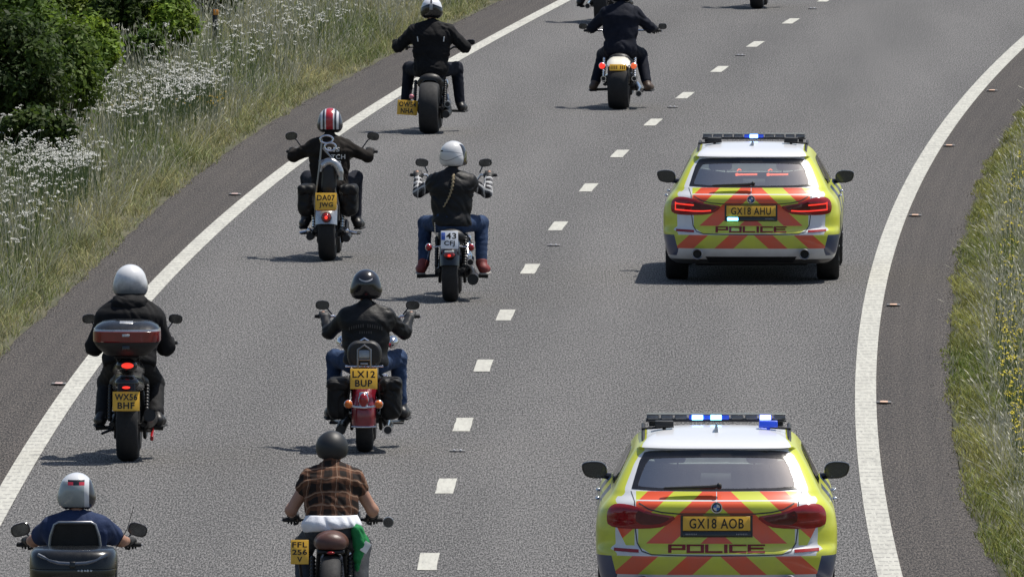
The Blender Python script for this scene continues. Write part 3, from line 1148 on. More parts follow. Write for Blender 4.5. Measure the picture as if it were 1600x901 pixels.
def police_paint(name, quarter):
    m, t, b = new_mat(name)
    (x, y, z), (nx, ny, nz), tc = coords(t)
    ax, anx = x.abs(), nx.abs()
    rear = y < -0.66
    red = ((ax + 1.1 * z + (0.42 * 4 - 0.6035)) / 0.42).fract() < 0.475
    zA = z.between(0.842, 1.012) & (ax < 0.622)
    low = (z - 0.60) * 1.7 + 0.61
    zB = z.between(0.538, 0.842) & (ax < low.min(0.605))
    zC = z.between(0.378, 0.522) & (ax < (z - 0.378) * 0.25 + 0.775)
    zD = z.between(0.600, 0.735) & ax.between(0.632, (z - 0.60) * 0.5 + 0.70)
    chev = (zA | zB | zC | zD if quarter else zA | zB | zC) & rear
    crease = ((z - 0.945).abs() < 0.0045) & (ax < 0.62) & rear
    centre = (ax < 0.003) & (z > 0.842) & rear
    yellow, orange, blue, white = (0.60, 0.64, 0.045), (0.78, 0.09, 0.026), (0.022, 0.045, 0.125), (0.70, 0.71, 0.73)
    ccol = mixc(t, red & z.between(0.528, 0.616).inv(), yellow, orange)
    ccol = mixc(t, crease | centre, ccol, white)
    # sides: yellow and blue blocks, yellow pillars
    side_low = (anx > 0.50) & z.between(0.30, 0.97) & (y > -1.02)
    blk = ((y + 0.52) / 0.66).floor() + (z > 0.70)
    even = (blk * 0.5).fract() < 0.25
    fwd = y > -0.52
    isblue = (fwd & even & z.between(0.40, 0.97)) | ((z < 0.52) & fwd.inv())
    scol = mixc(t, isblue, yellow, blue)
    scol = mixc(t, (z < 0.40) & fwd, scol, white)
    pil = (z > 0.97) & (anx > 0.42) & (z < 1.425) & (y < 1.9)
    col = mixc(t, side_low & chev.inv(), white, scol)
    col = mixc(t, pil & ((rear & (ax < 0.62)).inv()), col, yellow)
    col = mixc(t, chev, col, ccol)
    under = z < 0.262
    col = mixc(t, under, col, (0.015, 0.015, 0.016))
    n = noise(t, tc.outputs['Object'], 6, 4, 0.6)
    grime = (n * 0.5 + (0.62 - z) * 0.5 - 0.18)
    grime = grime._op('MAXIMUM', grime, 0.0).min(0.35)
    col = mixc(t, grime, col, (0.20, 0.19, 0.17))
    t.links.new(col, b.inputs['Base Color'])
    b.inputs['Roughness'].default_value = 0.33
    b.inputs['Coat Weight'].default_value = 0.5
    b.inputs['Coat Roughness'].default_value = 0.08
    return m


M['livery_near'] = police_paint('police_livery_paint', True)
M['livery_far'] = police_paint('police_livery_paint_plain_quarter', False)


def window_mat(name, base, rough=0.06):
    m, t, b = new_mat(name)
    tc = t.nodes.new('ShaderNodeTexCoord')
    n = noise(t, tc.outputs['Object'], 3.0, 2, 0.4, (0.7, 1, 2.4))
    lo_ = tuple(c * 0.72 for c in base); hi_ = tuple(c * 1.25 for c in base)
    t.links.new(ramp(t, n, [(0.35, lo_), (0.65, hi_)]), b.inputs['Base Color'])
    b.inputs['Roughness'].default_value = rough
    b.inputs['IOR'].default_value = 1.6
    b.inputs['Coat Weight'].default_value = 0.6
    b.inputs['Coat Roughness'].default_value = 0.03
    return m


def clear_glass(name, tint, ior=1.55, film=0.0):
    m, t, b = new_mat(name)
    t.nodes.remove(b)
    tr = t.nodes.new('ShaderNodeBsdfTransparent'); tr.inputs[0].default_value = (*tint, 1)
    gl = t.nodes.new('ShaderNodeBsdfGlossy'); gl.inputs['Roughness'].default_value = 0.03
    fr = t.nodes.new('ShaderNodeFresnel'); fr.inputs[0].default_value = ior
    mx = t.nodes.new('ShaderNodeMixShader')
    t.links.new((E(t, fr.outputs[0]) * 1.5 + film).min(1.0).s, mx.inputs[0])
    t.links.new(tr.outputs[0], mx.inputs[1]); t.links.new(gl.outputs[0], mx.inputs[2])
    t.links.new(mx.outputs[0], t.nodes['Material Output'].inputs[0])
    return m


M['rear_glass'] = clear_glass('tinted_rear_glass', (0.76, 0.82, 0.79), 1.6, 0.36)
M['window_glass'] = clear_glass('window_glass', (0.66, 0.74, 0.70))
M['cabin'] = mat('cabin_lining', (0.16, 0.165, 0.16), 0.9)
M['car_seat'] = mat('car_seat_cloth', (0.055, 0.058, 0.060), 0.85)
M['side_glass'] = window_mat('dark_side_glass', (0.018, 0.024, 0.020))
M['glass_border'] = mat('glass_border', (0.010, 0.010, 0.012), 0.14, coat=0.4)
M['seam'] = mat('panel_gap', (0.05, 0.055, 0.05), 0.6)
M['police_red'] = mat('police_lettering', (0.20, 0.006, 0.010), 0.45)
M['lightbar'] = mat('lightbar_cover', (0.075, 0.08, 0.09), 0.2, coat=0.4)
M['blue_lit'] = mat('blue_lamp_lit', (0.3, 0.5, 0.9), 0.2, emit=(0.13, 0.36, 1.0), estr=5.5)
M['cyan_lit'] = mat('cyan_lamp_lit', (0.3, 0.6, 0.9), 0.2, emit=(0.14, 0.58, 0.95), estr=5.0)
M['deep_blue_lit'] = mat('deep_blue_lamp_lit', (0.3, 0.4, 0.9), 0.2, emit=(0.13, 0.18, 1.0), estr=6.5)
M['blue_glow'] = mat('blue_halo_and_beacon', (0.02, 0.06, 0.35), 0.2, emit=(0.02, 0.07, 0.8), estr=0.32)  # emission stands in for glare beside lit lamps; also the blue beacon
M['sign_red'] = mat('matrix_sign_lit', (0.8, 0.2, 0.1), 0.3, emit=(1.0, 0.18, 0.09), estr=1.5)
M['roundel_blue'] = mat('roundel_blue', (0.04, 0.16, 0.45), 0.3)
M['rim'] = mat('wheel_alloy', (0.28, 0.28, 0.29), 0.35, 0.8)


def chaikin(poly, n=2):
    for _ in range(n):
        q = []
        for i in range(len(poly)):
            a, b = poly[i], poly[(i + 1) % len(poly)]
            q += [(a[0] * .75 + b[0] * .25, a[1] * .75 + b[1] * .25), (a[0] * .25 + b[0] * .75, a[1] * .25 + b[1] * .75)]
        poly = q
    return poly


def inside(poly, p):
    c = False
    j = len(poly) - 1
    for i in range(len(poly)):
        a, b = poly[i], poly[j]
        if (a[1] > p[1]) != (b[1] > p[1]) and p[0] < (b[0] - a[0]) * (p[1] - a[1]) / (b[1] - a[1]) + a[0]:
            c = not c
        j = i
    return c


def edge_dist(poly, p):
    P = Vector(p)
    best = 9
    for i in range(len(poly)):
        a, b = Vector(poly[i]), Vector(poly[(i + 1) % len(poly)])
        ab = b - a
        t = max(0, min(1, (P - a).dot(ab) / max(ab.dot(ab), 1e-12)))
        best = min(best, (P - a - ab * t).length)
    return best


def panel(mb, bvh, poly, lift=0.003, step=0.03, bulge=0.0, bw=0.03, view='rear', side=1, hole=None):
    """a panel of outline poly laid over the body skin, `lift` proud of it, with a rim that turns down into the skin"""
    dens = []
    for i in range(len(poly)):
        a, b = Vector(poly[i]), Vector(poly[(i + 1) % len(poly)])
        k = max(1, int((b - a).length / step))
        dens += [tuple(a.lerp(b, q / k)) for q in range(k)]
    pts = list(dens)
    xs, zs = [p[0] for p in dens], [p[1] for p in dens]
    gx = min(xs)
    while gx < max(xs):
        gz = min(zs)
        while gz < max(zs):
            if inside(dens, (gx, gz)) and edge_dist(dens, (gx, gz)) > step * 0.45:
                pts.append((gx, gz))
            gz += step
        gx += step
    nb = len(dens)
    edges = [(i, (i + 1) % nb) for i in range(nb)]
    if hole:
        hp = []
        for i in range(len(hole)):
            a, b = Vector(hole[i]), Vector(hole[(i + 1) % len(hole)])
            q_ = max(1, int((b - a).length / step))
            hp += [tuple(a.lerp(b, q / q_)) for q in range(q_)]
        o0 = len(pts)
        pts += hp
        edges += [(o0 + i, o0 + (i + 1) % len(hp)) for i in range(len(hp))]
    out = geometry.delaunay_2d_cdt([Vector(p) for p in pts], edges, [], 1, 1e-6)
    v2, faces = out[0], out[2]
    if hole:
        faces = [f for f in faces if not inside(hole, (sum(v2[i].x for i in f) / len(f), sum(v2[i].y for i in f) / len(f)))]
    V3, N3 = [], []
    for p in v2:
        if view == 'rear':
            o, d = Vector((p[0], -3, p[1])), Vector((0, 1, 0))
        elif view == 'front':
            o, d = Vector((p[0], 6, p[1])), Vector((0, -1, 0))
        else:
            o, d = Vector((3 * side, p[0], p[1])), Vector((-side, 0, 0))
        hit, nrm, _, _ = bvh.ray_cast(o, d)
        if hit is None:
            hit, nrm, _, _ = bvh.find_nearest(o + d * 2.2)
        e = edge_dist(dens, p) if bulge else 0
        u = min(1, e / bw)
        V3.append(hit + nrm * (lift + bulge * math.sqrt(max(0, 1 - (1 - u) ** 2))))
        N3.append(nrm)
    fs = [tuple(f) for f in faces]
    a, b, c = (V3[i] for i in fs[0][:3])
    if (b - a).cross(c - a).dot(N3[fs[0][0]]) < 0:
        fs = [f[::-1] for f in fs]
    cnt = {}
    for f in fs:
        for i in range(len(f)):
            cnt[(f[i], f[(i + 1) % len(f)])] = 1
    rim = [(i, j) for (i, j) in cnt if (j, i) not in cnt]
    ids = {}
    V = list(V3)
    for i, j in rim:
        for q in (i, j):
            if q not in ids:
                ids[q] = len(V)
                V.append(V3[q] - N3[q] * (lift + 0.004))
    for i, j in rim:
        fs.append((j, i, ids[i], ids[j]))
    mb.add(V, fs)


def line_panel(mb, bvh, pts, w, lift=0.002, view='rear', side=1):
    """a thin strip that follows the skin along a 2-D polyline"""
    P = []
    for a, b in zip(pts, pts[1:]):
        a, b = Vector(a), Vector(b)
        k = max(1, int((b - a).length / 0.02))
        P += [a.lerp(b, q / k) for q in range(k)]
    P.append(Vector(pts[-1]))
    rows = []
    for i, p in enumerate(P):
        d = (P[min(i + 1, len(P) - 1)] - P[max(i - 1, 0)]).normalized()
        n = Vector((-d.y, d.x))
        row = []
        for s in (-1, 1):
            q = p + n * s * w / 2
            if view == 'rear':
                o, dr = Vector((q.x, -3, q.y)), Vector((0, 1, 0))
            else:
                o, dr = Vector((3 * side, q.x, q.y)), Vector((-side, 0, 0))
            hit, nrm, _, _ = bvh.ray_cast(o, dr)
            if hit is None:
                hit, nrm, _, _ = bvh.find_nearest(o + dr * 2.2)
            row.append(hit + nrm * lift)
        rows.append(row)
    V = [p for r in rows for p in r]
    mb.add(V, [(2 * i, 2 * i + 1, 2 * i + 3, 2 * i + 2) for i in range(len(rows) - 1)])


def mirror_x(poly):
    return [(-x, z) for x, z in poly]


PANE = chaikin([(-0.60, 1.036), (0, 1.028), (0.60, 1.036), (0.605, 1.07), (0.535, 1.238), (0.48, 1.252), (0, 1.260), (-0.48, 1.252), (-0.535, 1.238), (-0.605, 1.07)], 1)
SCREEN = chaikin([(-0.66, 1.045), (0.66, 1.045), (0.54, 1.275), (-0.54, 1.275)], 1)
SIDES = [chaikin([(-0.28, 1.03), (0.42, 1.01), (0.42, 1.275), (0.10, 1.283), (-0.16, 1.21)], 1), [(0.47, 1.01), (1.02, 1.00), (1.02, 1.275), (0.47, 1.28)],
         chaikin([(1.07, 1.00), (1.92, 0.995), (1.70, 1.09), (1.30, 1.245), (1.07, 1.27)], 1)]


def car_body(parent, paint):
    zs = np.concatenate([np.linspace(0.21, 0.50, 10), np.linspace(0.515, 1.06, 30), np.linspace(1.09, 1.36, 12), [1.372, 1.385, 1.398, 1.41, 1.423, 1.435, 1.444, 1.452, 1.458, 1.463, 1.467, 1.470]])
    cols = list(zip(*ST))
    rings = []
    for z in zs:
        w, yr, yf, a, b = (float(interp(cols[0], cols[i], z)) for i in range(1, 6))
        rings.append([(x, y, roof_drop(x, y, z)) for x, y in car_plan(w, yr, yf, a, b)])
    mb = MB()
    mb.loft(rings, True)
    o = mb.build('body', paint, None, smooth=32)
    # wheel arches
    cut = MB()
    for y in (0.0, 2.975):
        for s in (-1, 1):
            cut.lathe([(s * 0.62, 0.001), (s * 0.62, 0.378), (s * 1.2, 0.378), (s * 1.2, 0.001)] if s > 0 else [(-1.2, 0.001), (-1.2, 0.378), (-0.62, 0.378), (-0.62, 0.001)], (0, y, 0.345), 'x', 40, False)
    # cabin and the openings of its windows
    cab = MB()
    rings = []
    for z in np.linspace(0.66, 1.385, 16):
        w, yr, yf, a, b = (float(interp(cols[0], cols[i], max(z, 0.99))) for i in range(1, 6))
        rings.append([(x, y, roof_drop(x, y, z)) for x, y in car_plan(w - 0.055, yr + 0.07, yf - 0.10, a, b)])
    cab.loft(rings)
    ends = MB()
    for poly, ya, yb in ((PANE, -1.6, -0.2), (SCREEN, 1.2, 2.9)):
        ends.loft([[(x, ya, z) for x, z in poly], [(x, yb, z) for x, z in poly]])
    sides = MB()
    for poly in SIDES:
        for xa, xb in ((0.45, 1.2), (-1.2, -0.45)):
            sides.loft([[(xa, y, z) for y, z in poly], [(xb, y, z) for y, z in poly]])
    cutters = []
    for q in (cut, cab, ends, sides):
        c = q.build('cutter', M['black_plastic'] if q is cut else M['cabin'])
        bmh = bmesh.new(); bmh.from_mesh(c.data)
        bmesh.ops.remove_doubles(bmh, verts=bmh.verts, dist=1e-6)
        bmesh.ops.recalc_face_normals(bmh, faces=bmh.faces)
        bmh.to_mesh(c.data); bmh.free()
        md = o.modifiers.new('cut', 'BOOLEAN')
        md.operation = 'DIFFERENCE'
        md.object = c
        md.solver = 'EXACT'
        md.material_mode = 'TRANSFER'
        cutters.append(c)
    bpy.context.view_layer.update()
    dg = bpy.context.evaluated_depsgraph_get()
    me = bpy.data.meshes.new_from_object(o.evaluated_get(dg))
    bvh = BVHTree.FromPolygons([v.co.copy() for v in o.data.vertices], [tuple(p.vertices) for p in o.data.polygons])
    o.modifiers.clear()
    if len(me.polygons) > 500:
        o.data = me
        me.set_sharp_from_angle(angle=R_(32))
    else:
        print('BOOLEAN FAILED', len(me.polygons))
    for c in cutters:
        bpy.data.objects.remove(c)
    o.parent = parent
    return o, bvh


LAMP = chaikin([(0.838, 0.868), (0.848, 0.80), (0.835, 0.745), (0.72, 0.724), (0.45, 0.733), (0.375, 0.762), (0.305, 0.822), (0.40, 0.838), (0.53, 0.858), (0.63, 0.905), (0.74, 0.918), (0.80, 0.908)], 1)


def arm_wheel(t, x, y, r=0.345, w=0.235):
    s = 1 if x > 0 else -1
    tyre_p = [(-w / 2, r * .70), (-w / 2, r * .93), (-w / 2 + .022, r * .985), (-w * .2, r), (w * .2, r), (w / 2 - .022, r * .985), (w / 2, r * .93), (w / 2, r * .70)]
    b = MB(); b.lathe([(-w / 2 + .01, .03), (-w / 2 + .01, r * .71), (w / 2 - .01, r * .71), (w / 2 - .02, r * .66), (w / 2 - .05, r * .60), (w / 2 - .05, .03)], (x, y, r), 'x', 30, True)
    for k in range(5):
        a = k * 2 * math.pi / 5
        b.tube([(x + s * (w / 2 - .035), y + .05 * math.cos(a), r + .05 * math.sin(a)), (x + s * (w / 2 - .02), y + r * .66 * math.cos(a), r + r * .66 * math.sin(a))], [0.03, 0.022], 6)
    wheel = b.build('wheel', M['rim'], t)
    b = MB(); b.lathe(tyre_p, (x, y, r), 'x', 40)
    b.build('tyre', M['rubber'], wheel)


STROKES = {  # square lettering on a unit cell
    'P': [[(0, 0), (0, 1), (1, 1), (1, .42), (0, .42)]], 'O': [[(0, 0), (0, 1), (1, 1), (1, 0), (0, 0)]], 'L': [[(0, 1), (0, 0), (1, 0)]],
    'I': [[(0.5, 0), (0.5, 1)]], 'C': [[(1, 1), (0, 1), (0, 0), (1, 0)]], 'E': [[(1, 1), (0, 1), (0, 0), (1, 0)], [(0, .5), (.9, .5)]]}


def stroke_text(mb, bvh, word, cx, z0, width, height, th):
    n = len(word)
    adv = width / (n - 0.75 * word.count('I') * 0.75)
    ws = [adv * (0.30 if ch == 'I' else 1.0) for ch in word]
    x = cx - sum(ws) / 2
    for ch, w in zip(word, ws):
        lw = w * 0.76
        for pl in STROKES[ch]:
            pts = [(x + lw * (px if ch != 'I' else 0.5) + (w - lw) / 2, z0 + th / 2 + (height - th) * pz) for px, pz in pl]
            ext = []
            for a, b in zip(pts, pts[1:]):
                a, b = Vector(a), Vector(b)
                horiz = abs(b.x - a.x) > abs(b.y - a.y)
                d = (b - a).normalized()
                e = th * (0.5 if horiz else 0.5)
                tw = th if horiz else th * 2.1
                line_panel(mb, bvh, [tuple(a - d * e * (2.1 if horiz else 1)), tuple(b + d * e * (2.1 if horiz else 1))], tw, 0.0030 + 0.0002 * len(mb.f) / 20 % 0.002)
        x += w


def police_car(px, py, label, plate, lit, brake, strobe, sign, yaw=None):
    p = gp(px, py)
    t = thing('police_car', label, 'police car', p, heading(p.y) if yaw is None else yaw, 'marked police estate cars')
    body, bvh = car_body(t, M['livery_far'] if sign else M['livery_near'])

    def P(name, polys, m, parent=t, **kw):
        b = MB()
        for q in polys:
            panel(b, bvh, q, **kw)
        return b.build(name, m, parent, smooth=40)
    # rear window: black border panel, glass, wiper
    rw = P('rear_window', [chaikin([(-0.655, 1.018), (0, 1.014), (0.655, 1.018), (0.650, 1.05), (0.575, 1.285), (0.50, 1.306), (0, 1.318), (-0.50, 1.306), (-0.575, 1.285), (-0.650, 1.05)], 1)], M['glass_border'], lift=0.004, hole=PANE)
    P('pane', [[(x * 1.004, 1.145 + (z - 1.145) * 1.01) for x, z in PANE]], M['rear_glass'], rw, lift=0.0015)
    b = MB()
    y0 = -0.965
    b.tube([(0.02, y0 - .012, 1.055), (-0.05, y0 - .014, 1.048), (-0.28, y0 - .012, 1.042), (-0.40, y0 - .005, 1.04)], [0.016, 0.015, 0.011, 0.007], 8)
    b.ell((0.02, y0 - .015, 1.055), (0.022, 0.018, 0.026), 10)
    b.box((-0.21, y0 - .004, 1.036), (0.40, 0.016, 0.016), 0.005)
    b.build('wiper', M['black_plastic'], t)
    if sign:
        b = MB()
        for cx in (-0.055, 0.275):
            line_panel(b, bvh, [(cx - 0.115, 1.165), (cx + 0.115, 1.168)], 0.020, -0.03)
            line_panel(b, bvh, [(cx - 0.115, 1.163), (cx - 0.085, 1.169)], 0.030, -0.0305)
            line_panel(b, bvh, [(cx - 0.10, 1.202), (cx - 0.075, 1.222)], 0.014, -0.03)
            line_panel(b, bvh, [(cx - 0.075, 1.222), (cx - 0.055, 1.208)], 0.012, -0.0302)
        b.build('matrix_sign', M['sign_red'], t)
    # lamps
    for sg in (1, -1):
        poly = LAMP if sg > 0 else mirror_x(LAMP)
        lp = P('tail_light', [poly], M['car_lens'], lift=0.004, bulge=0.009, bw=0.05, step=0.022)
        inner = chaikin([(0.62, 0.874), (0.62, 0.758), (0.45, 0.762), (0.40, 0.78), (0.35, 0.815), (0.42, 0.828), (0.53, 0.846)], 1)
        P('dark_section', [inner if sg > 0 else mirror_x(inner)], M['lamp_dark'], lp, lift=0.0145)
        b = MB()
        if brake:
            for zz in (0.835, 0.770):
                pts = [(0.785, zz + 0.012), (0.70, zz + 0.006), (0.60, zz)]
                if zz < 0.8:
                    pts += [(0.50, zz + 0.0), (0.42, zz + 0.006)]
                line_panel(b, bvh, [(x * sg, z_) for x, z_ in pts], 0.014, 0.0165)
            line_panel(b, bvh, [(0.79 * sg, 0.86), (0.792 * sg, 0.775)], 0.010, 0.0165)
        else:
            for zz in (0.835, 0.775):
                line_panel(b, bvh, [(x * sg, z_) for x, z_ in [(0.785, zz + 0.012), (0.70, zz + 0.006), (0.64, zz)]], 0.008, 0.0165)
        b.build('light_strip', M['red_lit'] if brake else M['red_lens'], lp)
        rf = [(0.60, 0.548), (0.79, 0.556), (0.79, 0.578), (0.60, 0.570)]
        P('reflector', [rf if sg > 0 else mirror_x(rf)], M['red_lens'], lift=0.005, step=0.05)
    # tailgate gap
    b = MB()
    half = [(0.632, 0.935), (0.628, 0.74), (0.612, 0.62), (0.575, 0.558), (0.50, 0.534), (0.30, 0.528), (0, 0.526)]
    for sg in (1, -1):
        line_panel(b, bvh, [(x * sg, z) for x, z in half], 0.009)
        line_panel(b, bvh, [(0.632 * sg, 0.935), (0.66 * sg, 1.01)], 0.006)
        line_panel(b, bvh, [(x * sg, z) for x, z in [(0.0, 0.846), (0.30, 0.846), (0.42, 0.856), (0.52, 0.878), (0.60, 0.925)]], 0.010)
    b.build('tailgate_gap', M['seam'], t)
    # plate recess, plate, strip with strobe
    b = MB(); panel(b, bvh, [(-0.278, 0.665), (0.278, 0.665), (0.278, 0.836), (-0.278, 0.836)], lift=0.003)
    b.build('plate_frame', M['seam'], t)
    yp = bvh.ray_cast(Vector((0, -3, 0.76)), Vector((0, 1, 0)))[0].y - 0.010
    b = MB(); b.box((0, yp, 0.772), (0.52, 0.012, 0.112), 0.004)
    pl = b.build('number_plate', M['plate_yellow'], t)
    b = MB(); add_text(b, plate, (0, yp - 0.0065, 0.772), 0.42, 0.078, 0.012, spacing=1.12)
    b.build('lettering', M['ink'], pl)
    b = MB(); b.box((0, yp - 0.002, 0.690), (0.53, 0.02, 0.042), 0.006)
    st = b.build('strobe_strip', M['black_gloss'], t)
    b = MB()
    for k in range(0 if strobe else 7):
        b.box((-0.235 + k * 0.013, yp - 0.0125, 0.690), (0.009, 0.002, 0.010), 0)
    if not strobe:
        b.build('small_print', mat('faint_print', (0.25, 0.25, 0.26), 0.6), st)
        b = MB()
    for k in range(7):
        b.box((0.155 + k * 0.013, yp - 0.0125, 0.690), (0.009, 0.002, 0.010), 0)
    b.build('small_print', mat('faint_print', (0.25, 0.25, 0.26), 0.6), st)
    if strobe:
        b = MB(); b.box((-0.193, yp - 0.016, 0.690), (0.115, 0.014, 0.034), 0.006)
        b.build('strobe_lamp', M['cyan_lit'], st)
    # lettering, emblem, small red marks
    b = MB(); stroke_text(b, bvh, 'POLICE', 0.0, 0.549, 0.775, 0.062, 0.0125)
    b.build('police_lettering', M['police_red'], t)
    yb = bvh.ray_cast(Vector((0, -3, 0.895)), Vector((0, 1, 0)))[0].y
    b = MB(); b.lathe([(0.012, 0.043), (-0.006, 0.043), (-0.010, 0.036), (-0.007, 0.001)], (0, yb, 0.895), 'y', 28)
    em = b.build('emblem', M['black_gloss'], t)
    for q, nm in ((0, 'roundel_blue'), (1, 'white_paint'), (2, 'roundel_blue'), (3, 'white_paint')):
        b = MB()
        pts = [(0, yb - 0.0125, 0.895)] + [(0.026 * math.cos(a), yb - 0.0125, 0.895 + 0.026 * math.sin(a)) for a in [math.pi / 2 * (q + 1) + math.pi / 2 * i / 8 for i in range(9)]]
        b.add(pts, [tuple(range(len(pts)))])
        b.build('emblem_quadrant', M[nm], em)
    b = MB(); b.lathe([(0.002, 0.043), (-0.012, 0.044), (-0.012, 0.037), (0.002, 0.036)], (0, yb, 0.895), 'y', 28)
    b.build('emblem_ring', M['chrome'], em)
    # exhausts and diffuser
    for sg in (1, -1):
        b = MB(); b.lathe([(-1.06, 0.040), (-1.06, 0.052), (-1.155, 0.058), (-1.16, 0.052), (-1.155, 0.046), (-1.0, 0.042)], (sg * 0.565, 0, 0.322), 'y', 24)
        ex = b.build('exhaust_pipe', M['steel'], t)
        b = MB(); b.lathe([(-1.09, 0.001), (-1.09, 0.047)], (sg * 0.565, 0, 0.322), 'y', 24)
        b.build('exhaust_bore', M['black_plastic'], ex)
    P('diffuser', [[(-0.44, 0.23), (0.44, 0.23), (0.48, 0.292), (-0.48, 0.292)]], M['black_plastic'], lift=0.004)
    # sides
    for sg in (1, -1):
        kw = dict(view='side', side=sg, lift=0.004, step=0.08)
        for q in SIDES:
            cy, cz = sum(p[0] for p in q) / len(q), sum(p[1] for p in q) / len(q)
            P('side_window', [[(cy + (y - cy) * 1.03, cz + (z - cz) * 1.06) for y, z in q]], M['window_glass'], **kw)
        b = MB()
        for yy in (0.445, 1.045, 2.06):
            line_panel(b, bvh, [(yy, 0.96), (yy - .02, 0.60), (yy, 0.36)], 0.007, 0.002, 'side', sg)
        b.build('door_gap', M['seam'], t)
        for yy in (0.62, 1.66):
            b = MB(); b.box((sg * 0.925, yy, 0.865), (0.035, 0.20, 0.026), 0.010)
            b.build('door_handle', M['chrome'], t)
        b = MB()
        b.tube([(sg * 0.565, 0.75, 1.395), (sg * 0.568, 0.70, 1.432), (sg * 0.568, 0.20, 1.424), (sg * 0.568, -0.28, 1.390), (sg * 0.565, -0.36, 1.355)], 0.014, 8)
        b.build('roof_rail', M['black_plastic'], t)
        # door mirror
        b = MB()
        mo_p = chaikin([(0.850, 0.935), (1.015, 0.940), (1.056, 1.005), (1.052, 1.072), (0.858, 1.072)], 2)
        cxm, czm = 0.955, 1.01
        rings = []
        for yy, k in ((1.792, 0.95), (1.800, 1.0), (1.86, 0.99), (1.92, 0.86), (1.96, 0.62), (1.975, 0.3)):
            ring = [(sg * (cxm + (x - cxm) * k), yy, czm + (z - czm) * k) for x, z in mo_p]
            rings.append(ring if sg < 0 else ring[::-1])
        b.loft(rings)
        b.tube([(sg * 0.78, 1.90, 0.94), (sg * 0.90, 1.87, 0.962)], [0.03, 0.024], 8)
        mo = b.build('door_mirror', M['black_gloss'], t)
        b = MB()
        mp = chaikin([(0.864, 0.950), (1.008, 0.954), (1.042, 1.007), (1.038, 1.060), (0.870, 1.059)], 2)
        b.add([(sg * x, 1.789, z) for x, z in mp], [tuple(range(len(mp)))])
        b.build('mirror_glass', M['side_glass'], mo)
    P('windscreen', [[(x * 1.02, 1.16 + (z - 1.16) * 1.05) for x, z in SCREEN]], M['window_glass'], view='front', lift=0.003, step=0.1)
    b = MB()
    for sg in (1, -1):
        pass
    for x in (0.80, -0.80):
        for y in (0.0, 2.975):
            arm_wheel(t, x, y)
    b = MB(); b.box((0, 1.4, 0.235), (1.2, 4.4, 0.10), 0.03)
    b.build('underbody', M['black_plastic'], t)
    # seats and dashboard
    for (x, y, w, zt, hz) in ((-0.36, 0.98, 0.50, 1.07, 1.185), (0.36, 0.98, 0.50, 1.07, 1.185), (-0.36, 0.06, 0.46, 0.98, 1.06), (0.36, 0.06, 0.46, 0.98, 1.06)):
        b = MB(); b.box((x, y, (0.70 + zt) / 2), (w, 0.14, zt - 0.70), 0.06, Quaternion((1, 0, 0), 0.12))
        st_ = b.build('car_seat', M['car_seat'], t)
        b = MB(); b.box((x, y - 0.035, hz), (0.25, 0.09, 0.15), 0.04)
        b.tube([(x - .06, y - .02, zt - .05), (x - .06, y - .03, hz)], .008, 6); b.tube([(x + .06, y - .02, zt - .05), (x + .06, y - .03, hz)], .008, 6)
        b.build('headrest', M['car_seat'], st_)
    b = MB(); b.box((0, 1.72, 0.88), (1.25, 0.4, 0.22), 0.08); b.build('dashboard', M['car_seat'], t)
    b = MB(); b.box((0, -0.52, 0.80), (1.15, 0.66, 0.24), 0.03); b.build('load_cover', M['car_seat'], t)
    # roof furniture
    yl = 0.82
    b = MB()
    b.box((0, yl, 1.458), (1.10, 0.24, 0.018), 0.008)
    for k in (-0.50, 0.50):
        b.box((k, yl, 1.435), (0.05, 0.10, 0.05), 0.012)
    lb = b.build('light_bar', M['black_plastic'], t)
    n = 10
    for k in range(n):
        x = -0.495 + 0.99 * k / (n - 1)
        b = MB(); b.box((x, yl, 1.484), (0.096, 0.23, 0.036), 0.012)
        b.build('lens', M['blue_glow'] if min(abs(x - q[0]) for q in lit) < 0.10 else M['lightbar'], lb)  # lenses beside a lit lamp emit a painted blue halo
    b = MB(); b.box((0, yl, 1.506), (1.09, 0.22, 0.008), 0.0035)
    b.build('top_cover', M['lightbar'], lb)
    for (x, mname) in lit:
        b = MB(); b.box((x, yl - 0.118, 1.485), (0.088, 0.016, 0.040), 0.007)
        b.build('lit_lamp', M[mname], lb)
    for sg in (1, -1):
        b = MB()
        b.box((sg * 0.405, 0.05, 1.475), (0.145, 0.12, 0.050), 0.008)
        b.tube([(sg * 0.405, 0.05, 1.42), (sg * 0.405, 0.05, 1.465)], 0.014, 8)
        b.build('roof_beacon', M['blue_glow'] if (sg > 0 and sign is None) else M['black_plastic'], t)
        b = MB(); b.tube([(sg * 0.580, 0.05, 1.436), (sg * 0.33, 0.05, 1.455)], 0.010, 8)
        b.build('beacon_bracket', M['black_plastic'], t)
    b = MB()
    b.loft([[(0.016, -0.20, 1.415), (-0.016, -0.20, 1.415), (-0.016, 0.02, 1.43), (0.016, 0.02, 1.43)], [(0.006, -0.19, 1.490), (-0.006, -0.19, 1.490), (-0.006, -0.11, 1.488), (0.006, -0.11, 1.488)]])
    b.build('aerial_fin', M['silver'], t, smooth=20)
    return t


M['car_lens'] = mat('car_lamp_lens', (0.27, 0.008, 0.010), 0.12, coat=0.5)
M['lamp_dark'] = mat('lamp_dark_lens', (0.085, 0.006, 0.009), 0.14, coat=0.5)
police_car(1176, 436, 'police car farther up the road, brake lights on and red sign in rear window', 'GX18 AHU', [(0.0, 'blue_lit')], True, True, True)
police_car(1119, 958, 'nearer police car with three blue roof lamps lit, plate GX18 AOB', 'GX18 AOB', [(-0.145, 'blue_lit'), (0.0, 'cyan_lit'), (0.385, 'deep_blue_lit')], False, False, None)
